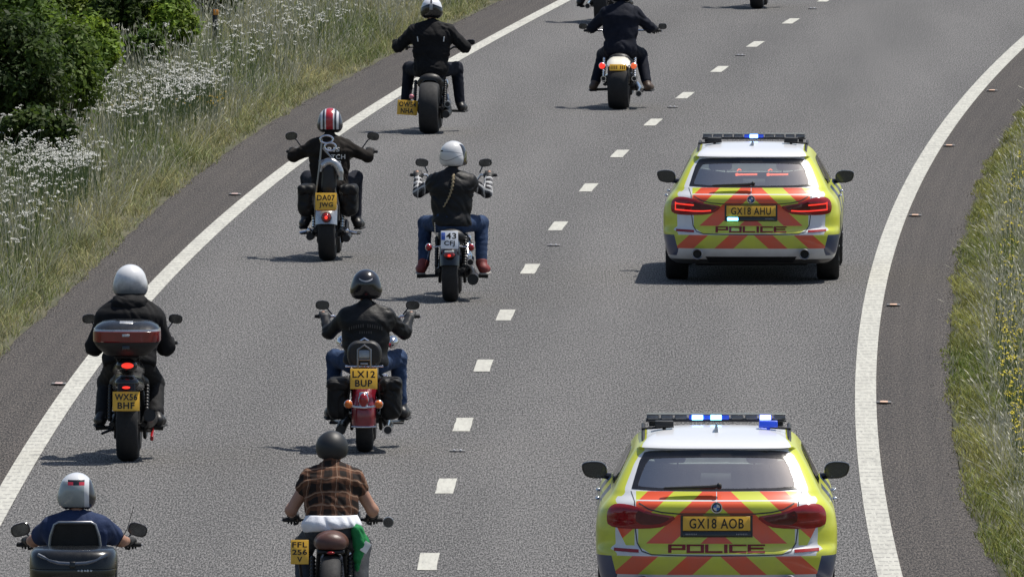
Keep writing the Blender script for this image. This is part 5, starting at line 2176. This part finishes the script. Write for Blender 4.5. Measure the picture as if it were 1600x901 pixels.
o, J = rider(p, rz, 'rider in dark navy clothes cut off by the top of the photo', dict(
    hip=(0, .34, .78), neck=(0, .46, 1.285), head=(0, .54, 1.48), sw=.18, bulk=.030, grip=(.43, .90, .99), ex=.385, ez=1.04, foot=(.335, .50, .33), kx=.245,
    jacket=M['navy'], trousers=M['navy'], collar=True, helmet=dict(m=blk, w=.132), hem=-.10, seed=2, boot=M['boot_brown'], leg_e=.024))

# ---- striped helmet rider on the sissy-bar bike
p, rz = ride(512, 407, -.010)
B3 = base_bike('motorcycle', 'black motorcycle with tall chrome sissy bar and chrome fender, plate DA07 JWG', p, rz, .185, .325, grip=(.42, .90, 1.14), hip_z=.77, bar='ape', spokes=24, rim='chrome', wb=1.68)
fender(B3, 'rear_fender', 0, .325, .362, .235, -40, 76, M['silver'], .05)
plate(B3, (0, -.335, .655), .232, .185, ['DA07', 'JWG'], tilt=-.10)
b = MB(); b.box((0, -.325, .562), (.20, .02, .018), .005); b.build('red_reflector_strip', M['red_lens'], B3)
lamp(B3, (.005, -.372, .485), .048, .048, 'red_lens', house='black_metal', depth=.03)
b = MB(); b.ell((.005, -.402, .485), (.020, .012, .022), 12); b.build('bulb', M['red_lit'], B3)
b = MB()
b.tube([(-.125, -.06, .44), (-.135, -.12, .62), (-.085, -.12, 1.0), (-.055, -.10, 1.32)], .010, 8)
b.tube([(.125, -.06, .44), (.125, -.12, .62), (.055, -.12, .92), (.045, -.11, 1.12), (-.045, -.10, 1.22)], .010, 8)
b.tube([(-.09, -.12, 1.08), (.05, -.12, 1.10)], .009, 8)
b.build('sissy_bar', M['steel'], B3)
for (cx, cz, rx_, rz_) in ((-.005, 1.315, .070, .042), (.035, 1.235, .062, .042)):
    b = MB()
    b.tube([(cx + rx_ * math.cos(a), -.11, cz + rz_ * math.sin(a)) for a in [2 * math.pi * k / 20 for k in range(21)]], .010, 8, False)
    b.build('sissy_bar_ring', M['chrome'], B3)
b = MB()
arc = [(.115 * math.cos(a) + .03, -.10, .90 + .175 * math.sin(a)) for a in [R_(-8 + 165 * k / 20) for k in range(21)]]
b.tube(arc, [.030] * 3 + [.042] * 15 + [.024] * 3, 12)
b.build('backrest_shell', M['silver'], B3)
solid('backrest', [cap((.02, -.08, .80), (.02, -.075, .98), .085, .075, .04)], M['seat'], B3, h=.012)
for s in (-1, 1):
    solid('saddlebag', [rbx((s * .232, .11, .645), (.088, .20, .160), .075)], M['leather'], B3, h=.012, wrinkle=.018, seed=s + 4)
    solid('bag_lid', [rbx((s * .228, .11, .765), (.092, .215, .055), .045)], M['leather'], B3, h=.012, wrinkle=.016, seed=s + 5)
    bike_mirror(B3, s, (s * .445, .95, 1.305), .066, .045, (s * .33, .92, 1.18), tilt=.15)
pipe(B3, [(.20, .02, .24), (.20, .36, .25), (.17, .66, .32)], [.042, .044, .03], 'black_metal')
pipe(B3, [(-.19, -.03, .26), (-.19, .32, .26), (-.15, .6, .3)], [.042, .044, .03], 'black_metal')
for s in (-1, 1):
    b = MB(); b.tube([(s * .13, .10, .335), (s * .31, .10, .295)], .013, 8); b.ell((s * .20, .02, .325), (.03, .03, .03), 10); b.build('passenger_peg', M['chrome'], B3)
pegs(B3, .28, .72, .38, board=True)
stripe = helmet_pattern('striped_helmet', lambda t, x, y, z: mixc(t, z < -.075, mixc(t, x.abs() < .038, mixc(t, x.abs().between(.052, .075) | (x.abs() > .098), (.70, .70, .72), (.035, .035, .05)), (.42, .018, .03)), (.02, .02, .022)))
o, J = rider(p, rz, 'rider in red and white striped helmet on the sissy bar bike', dict(
    hip=(0, .36, .79), neck=(0, .44, 1.265), head=(.0, .50, 1.465), sw=.172, bulk=.020, grip=(.42, .90, 1.14), ex=.36, ez=1.10, foot=(.27, .74, .42), kx=.26,
    jacket=M['fabric_brown'], trousers=M['denim_dark'], collar=True, helmet=dict(m=stripe, w=.127, visor=True), hem=-.06, seed=3, top_name='sweatshirt'))
back_print(o, J['jk'], 'back_print', [('RIS', .05, 1.19, .13, .05, 0), ('TCH', .10, 1.11, .15, .05, 0), ("ER", .10, 1.045, .08, .045, 0)], M['white_ink'])

# ---- white helmet rider with the plait
p, rz = ride(704, 471, -.004)
B4 = base_bike('motorcycle', 'black high handlebar motorcycle with white number plate reading 43 CFJ', p, rz, .165, .32, grip=(.375, .88, 1.27), hip_z=.78, bar='ape', spokes=20, wb=1.66, shock=False)
shocks(B4, .165, m='black_metal')
fender(B4, 'rear_fender', 0, .32, .355, .20, -40, 78, M['black_gloss'], .06)
plate(B4, (0, -.33, .655), .178, .185, ['43', 'CFJ'], m='plate_white', tilt=-.10, band=True)
lamp(B4, (0, -.355, .500), .058, .030, 'red_lens', house='black_metal')
b = MB(); b.box((0, -.378, .535), (.10, .012, .020), .004); b.build('light_reflector', M['white_ink'], B4)
b = MB(); b.ell((0, -.384, .497), (.028, .014, .016), 12); b.build('bulb', M['red_lit'], B4)
for s in (-1, 1):
    b = MB(); b.tube([(s * .09, -.14, .58), (s * .20, -.15, .57)], .008, 8); b.build('indicator_stalk', M['chrome'], B4)
    lamp(B4, (s * .22, -.16, .57), .032, .036, 'red_lens', 'indicator')
    bike_mirror(B4, s, (s * .33, .93, 1.395), .068, .042, (s * .27, .92, 1.29), tilt=-.1)
pipe(B4, [(.235, -.12, .235), (.23, .30, .25), (.17, .66, .32)], [.058, .052, .035], 'black_metal')
pipe(B4, [(.20, .14, .40), (.19, .45, .42), (.14, .72, .5)], [.040, .042, .03], 'chrome')
b = MB(); b.tube([(.15, .1, .42), (.17, .25, .50), (.16, .36, .60)], .012, 8); b.ell((.17, .22, .46), (.035, .05, .05), 12); b.build('chrome_cover', M['chrome'], B4)
pegs(B4, .31, .62, .34)
wh = helmet_pattern('white_helmet', lambda t, x, y, z: mixc(t, (z < -.10) | ((x > .085) & (y > -.02)), mixc(t, ((z + .045 - x * x * 3).abs() < .005) | ((z - .02 + y * .2).abs() < .004), (.62, .62, .62), (.30, .30, .31)), (.012, .012, .014)))
o, J = rider(p, rz, 'rider with blond plait, white helmet and plaid sleeves under a black vest', dict(
    hip=(0, .36, .80), neck=(0, .42, 1.275), head=(.015, .48, 1.475), sw=.172, bulk=.020, grip=(.375, .88, 1.27), ex=.355, ez=1.12, foot=(.30, .60, .365), kx=.29,
    jacket=M['leather'], sleeve_mat=plaid('black_white_plaid', (.015, .015, .017), (.16, .16, .17), (.62, .62, .62), 13, 12, .3), trousers=M['denim'], collar=True, helmet=dict(m=wh, w=.130, yaw=-.6, vents=(-.045,)), hem=-.05, seed=4, top_name='vest',
    boot=M['shoe_red'], shoe_name='shoe', sole=M['sole'], boot_h=.02))
bv = back_bvh(J['jk'])
pts = []
for i in range(30):
    u = i / 29
    x, zz = .02 - .10 * u ** 2.2 - .0 * u, 1.30 - .33 * u
    hit = bv.ray_cast(Vector((x, -3, zz)), Vector((0, 1, 0)))[0]
    yb = hit.y if hit else .30
    pts.append((x + .006 * math.sin(i * 2.1), yb - .016, zz))
b = MB(); b.tube(pts, [(.017 if i % 3 else .012) * (1 - .55 * i / 29) for i in range(30)], 8); b.build('hair', M['hair'], o)
b = MB()
ch = [(-.17, .22, .80), (-.165, .20, .70), (-.12, .18, .655), (-.05, .17, .67), (.0, .19, .74)]
for a_, c_ in zip(ch, ch[1:]):
    for k in range(6):
        q0 = Vector(a_).lerp(Vector(c_), k / 6)
        b.ell(q0, (.011, .011, .009), 6)
b.build('belt_chain', M['chrome'], o)

# ---- rider in front of the top-box bike
p, rz = ride(200, 720, -.004)
B5 = base_bike('motorcycle', 'black touring motorcycle with large top box and plate WX56 BHF', p, rz, .195, .325, wb=1.50, grip=(.33, .90, 1.0), hip_z=.84, metal='black_metal', bar='drag', engine='black_metal', fork_top=(0, 1.12, .95))
fender(B5, 'rear_fender', 0, .325, .35, .19, -50, 60, M['black_plastic'], .04)
solid('tail_unit', [cap((0, -.26, .86), (0, .20, .80), .07, .11, .05, .75), cap((0, -.22, .70), (0, .10, .66), .075, .10, .05, .7)], M['black_gloss'], B5, h=.012)
b = MB(); b.box((0, -.36, .58), (.16, .05, .26), .02, Quaternion((1, 0, 0), -.25)); b.build('plate_bracket', M['black_plastic'], B5)
plate(B5, (0, -.42, .555), .238, .172, ['WX56', 'BHF'], tilt=-.15)
lamp(B5, (.01, -.335, .865), .055, .026, 'red_lit', house='black_plastic')
lamp(B5, (.0, -.385, .675), .036, .013, 'red_lit', 'lower_reflector', house='black_plastic', depth=.02)
tb = MB()
def topbox_ring(z, w, y0, y1):
    pts = []
    for i in range(32):
        a = 2 * math.pi * i / 32
        pts.append((w / 2 * math.copysign(abs(math.cos(a)) ** .55, math.cos(a)), (y0 + y1) / 2 + (y1 - y0) / 2 * math.copysign(abs(math.sin(a)) ** .6, math.sin(a)), z))
    return pts
tb.loft([topbox_ring(*q) for q in ((.945, .30, -.28, .02), (.955, .38, -.36, .08), (1.02, .52, -.43, .11), (1.065, .580, -.455, .12), (1.073, .583, -.455, .12))])
box = tb.build('top_box', M['black_plastic'], B5)
tb = MB(); tb.loft([topbox_ring(*q) for q in ((1.075, .592, -.462, .122), (1.085, .600, -.470, .125), (1.167, .597, -.467, .125), (1.170, .590, -.46, .122))])
tb.build('red_lens_band', M['topbox_red'], box)
tb = MB(); tb.loft([topbox_ring(*q) for q in ((1.170, .592, -.462, .122), (1.188, .585, -.455, .12))]); tb.build('silver_trim', M['silver'], box)
tb = MB(); tb.loft([topbox_ring(*q) for q in ((1.190, .575, -.445, .118), (1.215, .54, -.41, .11), (1.245, .44, -.33, .08), (1.258, .28, -.25, .04), (1.262, .05, -.16, -.10))])
tb.build('lid', M['scooter_gloss'], box)
tb = MB(); tb.box((0, -.335, 1.246), (.12, .05, .006), .003, Quaternion((1, 0, 0), .45)); tb.build('lid_badge', M['silver'], box)
tb = MB(); tb.box((0.0, -.472, 1.138), (.065, .008, .022), .003); tb.build('lock_badge', M['silver'], box)
tb = MB(); tb.box((0, -.43, 1.03), (.07, .05, .045), .01); tb.build('latch', M['black_gloss'], box)
b = MB(); b.box((0, -.12, .935), (.22, .34, .02), .008); b.tube([(-.10, -.05, .93), (-.09, .08, .86)], .012, 8); b.tube([(.10, -.05, .93), (.09, .08, .86)], .012, 8); b.build('luggage_rack', M['black_metal'], B5)
for s in (-1, 1):
    bike_mirror(B5, s, (s * .385, 1.02, 1.205), .062, .042, (s * .28, .92, 1.02), tilt=.1)
pipe(B5, [(.20, -.22, .42), (.20, .15, .36), (.16, .5, .28)], [.055, .058, .04], 'black_metal')
b = MB(); b.box((.215, -.02, .24), (.03, .20, .05), .012, Quaternion((1, 0, 0), .35)); b.build('red_stand_guard', M['red_lens'], B5)
b = MB(); b.tube([(-.13, .15, .28), (-.24, .12, .235)], .012, 8); b.build('centre_stand', M['black_metal'], B5)
pegs(B5, .24, .36, .38)
gw = helmet_pattern('shaded_white_grey_helmet', lambda t, x, y, z: mixc(t, (z < -.085), mixc(t, (((noise(t, t.nodes['Texture Coordinate'].outputs['Object'], 22, 3, .6) - .5) * .9 + z * 7.0 + .45)._op('MAXIMUM', (noise(t, t.nodes['Texture Coordinate'].outputs['Object'], 22, 3, .6) - .5) * .9 + z * 7.0 + .45, 0.0)).min(1.0), (.26, .27, .29), (.70, .70, .71)), (.06, .06, .065)))  # grey lower half is shade painted into the white shell, with mottled marks
o, J = rider(p, rz, 'rider in bulky black jacket with hood, behind the red banded top box', dict(
    hip=(0, .32, .86), neck=(0, .50, 1.34), head=(0, .60, 1.53), sw=.20, drop=.10, bulk=.048, grip=(.33, .90, 1.0), ex=.31, ez=1.03, foot=(.235, .34, .395), kx=.215,
    jacket=M['fabric'], trousers=M['fabric_grey'], collar=True, helmet=dict(m=gw, w=.143), hem=-.04, seed=5, boot_h=.22, leg_e=.03, wr=.008))
solid('hood', [cap((-.085, .40, 1.365), (.085, .40, 1.365), .062, None, .04), cap((-.11, .44, 1.40), (.11, .44, 1.40), .045, None, .04), cap((0, .385, 1.33), (0, .40, 1.36), .06, None, .05)], M['fabric'], o, h=.011, wrinkle=.006, seed=9)
for s in (-1, 1):
    for q, (dz, m_) in enumerate(((.14, 'white_ink'), (.05, 'fabric_grey'))):
        c = J['an'][s].lerp(J['kn'][s], dz * 2.2)
        b = MB(); b.box(c + Vector((s * .01, -.075, 0)), (.055, .012, .022 if q == 0 else .05), .005, Quaternion((0, 1, 0), .25 * s)); b.build('boot_panel', M[m_], o)

# ---- leather rider on the red-fendered bike
p, rz = ride(570, 706, -.004)
B6 = base_bike('motorcycle', 'dark red cruiser with padded sissy bar and black saddlebags, plate LX12 BUP', p, rz, .150, .32, grip=(.395, .90, 1.165), hip_z=.76, bar='ape', paint='red_paint', spokes=24, rim='chrome', wb=1.66, shock=False)
fender(B6, 'rear_fender', 0, .32, .365, .215, -40, 101, M['red_paint'], .07)
plate(B6, (0, -.345, .675), .242, .182, ['LX12', 'BUP'], tilt=-.12)
b = MB(); b.box((0, -.405, .495), (.085, .05, .14), .02); lo = b.build('tail_light_housing', M['chrome'], B6)
lamp(B6, (0, -.425, .490), .042, .060, 'red_lens', house='chrome')
b = MB(); b.ell((0, -.452, .505), (.022, .012, .026), 12); b.build('bulb', M['red_lit'], B6)
b = MB(); b.tube([(-.145, -.37, .445), (-.07, -.42, .43), (0, -.43, .425), (.07, -.42, .43), (.145, -.37, .445)], .011, 8); b.build('light_bar', M['chrome'], B6)
b = MB(); b.tube([(-.108, -.358, .25), (-.05, -.372, .247), (.05, -.372, .247), (.108, -.358, .25)], .008, 8); b.build('fender_trim', M['chrome'], B6)
for s in (-1, 1):
    lamp(B6, (s * .135, -.40, .452), .036, .036, 'amber_lens', 'indicator')
    b = MB(); b.tube([(s * .125, -.02, .37), (s * .14, -.24, .50), (s * .115, -.30, .64)], .010, 8); b.build('bag_support', M['black_metal'], B6)
    solid('saddlebag', [rbx((s * .235, -.02, .475), (.092, .215, .170), .075)], M['leather'], B6, h=.012, wrinkle=.018, seed=s + 7)
    solid('bag_lid', [rbx((s * .232, -.02, .610), (.098, .225, .055), .045)], M['leather'], B6, h=.012, wrinkle=.018, seed=s + 8)
    bike_mirror(B6, s, (s * .405, .95, 1.262), .062, .042, (s * .32, .93, 1.18))
    pipe(B6, [(s * .21, -.20, .21), (s * .21, .25, .22), (s * .16, .62, .28)], [.045, .046, .034], 'chrome' if s > 0 else 'black_metal')
b = MB()
b.tube([(-.11, -.06, .50), (-.115, -.10, .80), (-.10, -.11, .96), (0, -.115, 1.02), (.10, -.11, .96), (.115, -.10, .80), (.11, -.06, .50)], .011, 8)
b.build('sissy_bar', M['chrome'], B6)
solid('backrest', [cap((-.05, -.11, .90), (.05, -.11, .90), .105, None, .05), cap((-.07, -.11, .83), (.07, -.11, .83), .07, None, .05)], M['seat'], B6, h=.012, cuts=[((0, -.175, 0), (0, -1, 0))])
b = MB()
b.tube([(-.058, -.185, .765), (-.058, -.185, .925), (0, -.185, .965), (.058, -.185, .925), (.058, -.185, .765)], .010, 8)
b.tube([(-.058, -.185, .835), (.058, -.185, .835)], .008, 8)
b.box((0, -.178, .885), (.10, .01, .075), .004); b.box((0, -.182, .80), (.07, .01, .018), .004)
b.build('backrest_emblem_frame', M['steel'], B6)
b = MB(); b.tube([(-.17, -.16, .775), (.17, -.16, .775)], .010, 8); b.build('luggage_rail', M['chrome'], B6)
for k in range(9):
    b = MB(); b.ell((-.12 + .03 * k, -.172, .775), (.009, .009, .009), 8); b.build('rail_stud', M['chrome'], B6)
for s in (-1, 1):
    b = MB(); b.ell((s * .225, .93, .93), (.055, .10, .06), 14); b.build('spot_lamp', M['chrome'], B6)
pegs(B6, .29, .74, .34, board=True)
bg6 = helmet_pattern('black_helmet_silver_line', lambda t, x, y, z: mixc(t, ((z - .055 - x * x * 6).abs() < .006) & (x.abs() < .06) & (y < 0), (.010, .010, .013), (.40, .40, .42)), .2)
o, J = rider(p, rz, 'rider in black leather jacket and glossy black helmet with arms spread wide', dict(
    hip=(0, .36, .78), neck=(0, .43, 1.235), head=(0, .49, 1.44), sw=.172, drop=.045, bulk=.018, grip=(.395, .90, 1.165), ex=.335, ez=1.075, foot=(.30, .76, .36), kx=.285,
    jacket=M['leather'], trousers=M['denim'], collar=True, helmet=dict(m=bg6, w=.130), hem=-.04, seed=6))
back_print(o, J['jk'], 'back_print', [('IIIIIII IIIIIII', 0, 1.115, .30, .030, .03), ('IIIIII', 0, 1.055, .11, .022, 0)], M['dim_ink'])

# ---- maxi scooter bottom left
p, rz = ride(117, 1066)
t7 = thing('scooter', 'big dark touring scooter with padded backrest and glossy trunk at the bottom left', 'scooter', p, rz, 'motorcycles in the ride')
bike_wheel(t7, 'rear_wheel', 0, .29, .17, M['black_metal'])
bike_wheel(t7, 'front_wheel', 1.55, .29, .12, M['black_metal'], 0, .7)
solid('body', [cap((0, -.12, .62), (0, .75, .55), .17, .16, .08, .8), cap((0, .75, .40), (0, 1.25, .42), .15, .16, .08, .8), cap((0, 1.2, .45), (0, 1.18, .90), .19, .15, .08, .7), cap((0, -.1, .45), (0, .5, .36), .15, .15, .08, .8)], M['silver_blue'], t7, h=.016)
saddle(t7, M['seat'], [((0, .15, .70), .09), ((0, .40, .66), .09), ((0, .70, .68), .08)])
def trunk_ring(z, w, y0, y1, e=.5):
    return [(w / 2 * math.copysign(abs(math.cos(a)) ** e, math.cos(a)), (y0 + y1) / 2 + (y1 - y0) / 2 * math.copysign(abs(math.sin(a)) ** .6, math.sin(a)), z) for a in [2 * math.pi * i / 36 for i in range(36)]]
b = MB(); b.loft([trunk_ring(*q) for q in ((.50, .40, -.30, .05), (.56, .54, -.42, .10), (.72, .640, -.50, .12), (.86, .650, -.515, .12), (.868, .648, -.513, .12))]); tr = b.build('trunk', M['black_gloss'], t7)
b = MB(); b.loft([trunk_ring(*q) for q in ((.872, .650, -.514, .12), (.945, .645, -.505, .115), (.985, .625, -.480, .105), (1.005, .585, -.44, .09), (1.012, .50, -.38, .05), (1.014, .10, -.2, -.1))]); b.build('trunk_lid', M['scooter_gloss'], tr)
b = MB(); b.tube([(-.255, -.452, .975), (-.17, -.488, .935), (-.10, -.507, .917), (0, -.513, .912), (.10, -.507, .917), (.17, -.488, .935), (.255, -.452, .975)], .014, 8); b.build('chrome_trim', M['silver_blue'], tr)
b = MB(); b.box((0, -.518, .905), (.045, .02, .05), .01); b.build('lock', M['scooter_gloss'], tr)
b = MB()
for k, (x, h_) in enumerate(((.045, .012), (.068, .018), (.092, .014), (.112, .018), (.136, .014))):
    b = MB(); b.box((x, -.513, .862), (.016, .006, h_), .002, Quaternion((0, 1, 0), .25)); b.build('badge_letter', M['silver'], tr)
br = MB()
br.loft([[(-.15, y + dy, 1.0), (.15, y + dy, 1.0)] if False else [(-w_ / 2, y - .035, z), (w_ / 2, y - .035, z), (w_ / 2 - .01, y + .03, z), (-w_ / 2 + .01, y + .03, z)] for (z, w_, y, dy) in ((.93, .40, .10, 0), (1.05, .375, .085, 0), (1.15, .315, .07, 0), (1.17, .27, .065, 0))])
bk = br.build('backrest', M['seat'], t7)
b = MB(); b.tube([(-.195, .045, .95), (-.178, .035, 1.08), (-.150, .025, 1.165), (-.12, .02, 1.182), (.12, .02, 1.182), (.150, .025, 1.165), (.178, .035, 1.08), (.195, .045, .95)], .011, 8); b.build('backrest_trim', M['steel'], bk)
handlebar(t7, 'drag', (.385, .98, .955), M['black_metal'], riser=(0, 1.12, .92))
for s in (-1, 1):
    bike_mirror(t7, s, (s * .435, 1.02, 1.062), .073, .050, (s * .33, 1.0, .96), tilt=.28)
b = MB(); b.tube([(.30, .30, .98), (.38, .22, 1.12), (.43, .18, 1.29)], [.004, .003, .002], 6); b.build('aerial', M['black_plastic'], t7)
m = clear_glass('clear_screen', (.93, .94, .94), 1.06)
b = MB()
rows = []
for i in range(13):
    a = R_(-55 + 110 * i / 12)
    rows.append([(.30 * math.sin(a) * k, 1.28 - .10 * j + .12 * math.cos(a), z) for j, (z, k) in enumerate(((.95, 1.0), (1.10, 1.05), (1.25, .98), (1.32, .80)))])
b.add([q for r in rows for q in r], [(4 * i + k, 4 * i + k + 1, 4 * i + k + 5, 4 * i + k + 4) for i in range(12) for k in range(3)])
b.build('windscreen', m, t7)
pegs(t7, .24, .80, .38, board=True)
plate(t7, (0, -.40, .48), .23, .17, [], tilt=-.1) if False else None
sil7 = helmet_pattern('sunlit_silver_red_helmet', lambda t, x, y, z: mixc(t, (y < .0) & (z > .068) & (z < .108) & (x.abs() < .062), mixc(t, (x > .095) | (z < -.095), mixc(t, (z > .095) | (x > .06), (.33, .36, .36), (.66, .67, .69)), (.03, .03, .035)), mixc(t, (x.abs() > .022) & (z < .092), (.010, .010, .012), (.50, .03, .05))), .2)  # top and right side painted paler, sunlight put into the shell colour
o, J = rider(p, rz, 'scooter rider in navy T-shirt with bare forearms and silver helmet', dict(
    hip=(0, .36, .74), neck=(0, .42, 1.175), head=(0, .47, 1.355), sw=.178, bulk=.020, grip=(.385, .98, .955), ex=.335, ez=.985, foot=(.24, .80, .38), kx=.22,
    jacket=M['navy_tee'], trousers=M['denim_dark'], sleeve=.29, helmet=dict(m=sil7, w=.130), hem=-.06, seed=7, top_name='shirt', wr=.006, arms=1.15))

# ---- plaid shirt rider
p, rz = ride(517, 1008, .002)
B8 = base_bike('motorcycle', 'stripped down bobber with brown seat, bare rear tyre and plate FFL 256 V', p, rz, .15, .345, grip=(.305, .86, .90), hip_z=.83, metal='black_metal', bar='drag', wb=1.5, seat=[((0, .30, .78), .06), ((0, .5, .74), .06), ((0, .66, .77), .05)], fork_top=(0, 1.08, .88))
fender(B8, 'front_guard', 0, .345, .37, .13, -75, -20, M['black_metal'], .03)
solid('seat_hump', [cap((0, -.02, .775), (0, .18, .775), .085, .085, .05, .72), cap((0, .18, .77), (0, .40, .75), .080, .06, .05, .7)], M['brown_seat'], B8, h=.010, cuts=[((0, 0, .735), (0, 0, -1))])
b = MB(); b.box((0, .12, .715), (.21, .36, .035), .015); b.build('seat_base', M['black_metal'], B8)
lamp(B8, (0, -.10, .712), .03, .012, 'red_lens', house='black_metal', depth=.015)
plate(B8, (-.235, -.06, .715), .135, .185, ['FFL', '256', 'V'], tilt=-.06)
b = MB(); b.tube([(-.15, .05, .36), (-.22, -.01, .50), (-.235, -.045, .64)], .012, 8); b.box((-.235, -.052, .715), (.10, .008, .15), .003); b.build('plate_bracket', M['black_metal'], B8)
pipe(B8, [(.19, -.15, .36), (.19, .25, .33), (.15, .6, .32)], [.045, .046, .034], 'black_metal')
pegs(B8, .24, .46, .36)
b = MB(); b.tube([(.37, .86, .90), (.41, .84, .885)], .008, 8); b.lathe([(-.012, .001), (-.012, .040), (.008, .043), (.016, .03), (.018, .001)], (.425, .84, .882), 'y', 20); bm = b.build('mirror', M['steel'], B8)
b = MB(); b.lathe([(-.0135, .001), (-.0135, .036)], (.425, .84, .882), 'y', 20); b.build('mirror_glass', M['mirror'], bm)
mb8 = helmet_pattern('matt_black_helmet', lambda t, x, y, z: mixc(t, z > .2, (.016, .017, .018), (.02, .02, .02)), .52)
pl8 = plaid('brown_plaid', (.018, .013, .011), (.150, .066, .036), (.29, .19, .13), 9.0, 8.5, .10)
o, J = rider(p, rz, 'rider in brown plaid shirt with bare arms, matt black open helmet', dict(
    hip=(0, .34, .86), neck=(0, .50, 1.29), head=(0, .575, 1.435), sw=.160, bulk=.016, grip=(.305, .86, .90), ex=.31, ez=1.02, foot=(.215, .46, .375), kx=.225,
    jacket=pl8, trousers=M['grey_jean'], sleeve=.14, helmet=dict(m=mb8, w=.124, chin=False, visor=False), hem=.03, seed=8, top_name='shirt', wr=.010, collar=True))
solid('undershirt', [elp((0, .335, .895), (.212, .165, .09), .03), cap((0, .34, .88), (0, .36, .96), .142, .132, .03, .66)], M['white_cotton'], o, h=.010, wrinkle=.008, wfreq=.9, seed=4, cuts=[((0, 0, .862), (.12, 0, -1)), ((0, 0, .97), (0, 0, 1))])
rag = thing('green_rag', 'green cloth hanging from the right hip of the plaid shirt rider', 'cloth', p, rz)
solid('cloth', [cap((.195, .25, .86), (.225, .24, .76), .045, .055, .03), cap((.225, .24, .76), (.20, .23, .66), .05, .028, .03), cap((.20, .23, .66), (.195, .23, .56), .03, .016, .03)], M['green_cloth'], rag, h=.009, wrinkle=.012, wfreq=1.3, seed=3)
b = MB(); b.box((.262, .187, .735), (.055, .006, .085), .002, Quaternion((0, 1, 0), .55)); b.build('label', M['white_label'], rag)

# ---- two more at the top edge: only their lower halves are in the picture
p, rz = ride(940, 37)
B9 = base_bike('motorcycle', 'black motorcycle at the top edge partly hidden behind the navy rider', p, rz, .20, .325, grip=(.42, .90, 1.05), hip_z=.78)
fender(B9, 'rear_fender', 0, .325, .36, .22, -40, 70, M['black_gloss'], .05)
for s in (-1, 1):
    pipe(B9, [(s * .20, -.10, .26), (s * .20, .30, .27), (s * .16, .62, .32)], [.045, .048, .034], 'chrome')
lamp(B9, (0, -.34, .50), .05, .04, 'red_lens')
pegs(B9, .30, .62, .34)
o9, J9 = rider(p, rz, 'rider at the top edge, only boots in view left of the navy rider', dict(
    hip=(0, .36, .80), neck=(0, .44, 1.29), sw=.20, bulk=.03, grip=(.42, .90, 1.05), ex=.38, ez=1.06, foot=(.33, .56, .345), kx=.27,
    jacket=M['leather'], trousers=M['denim_dark'], collar=True, helmet=dict(m=blk, w=.132), hem=-.06, seed=10))
p, rz = ride(1183, 14)


def copy_tree(o, parent=None, loc=None, rz=None):
    c = o.copy()
    COL.objects.link(c)
    if parent is not None:
        c.parent = parent
    if loc is not None:
        c.location = loc
        c.rotation_euler = (0, 0, rz)
    for ch in list(o.children):
        copy_tree(ch, c)
    return c


B10 = copy_tree(B9, None, p, rz)
B10['label'] = 'motorcycle farthest up the road, only its rear tyre below the top edge'
o10 = copy_tree(o9, None, p, rz)
o10['label'] = 'rider of the farthest motorcycle, mostly above the top edge'
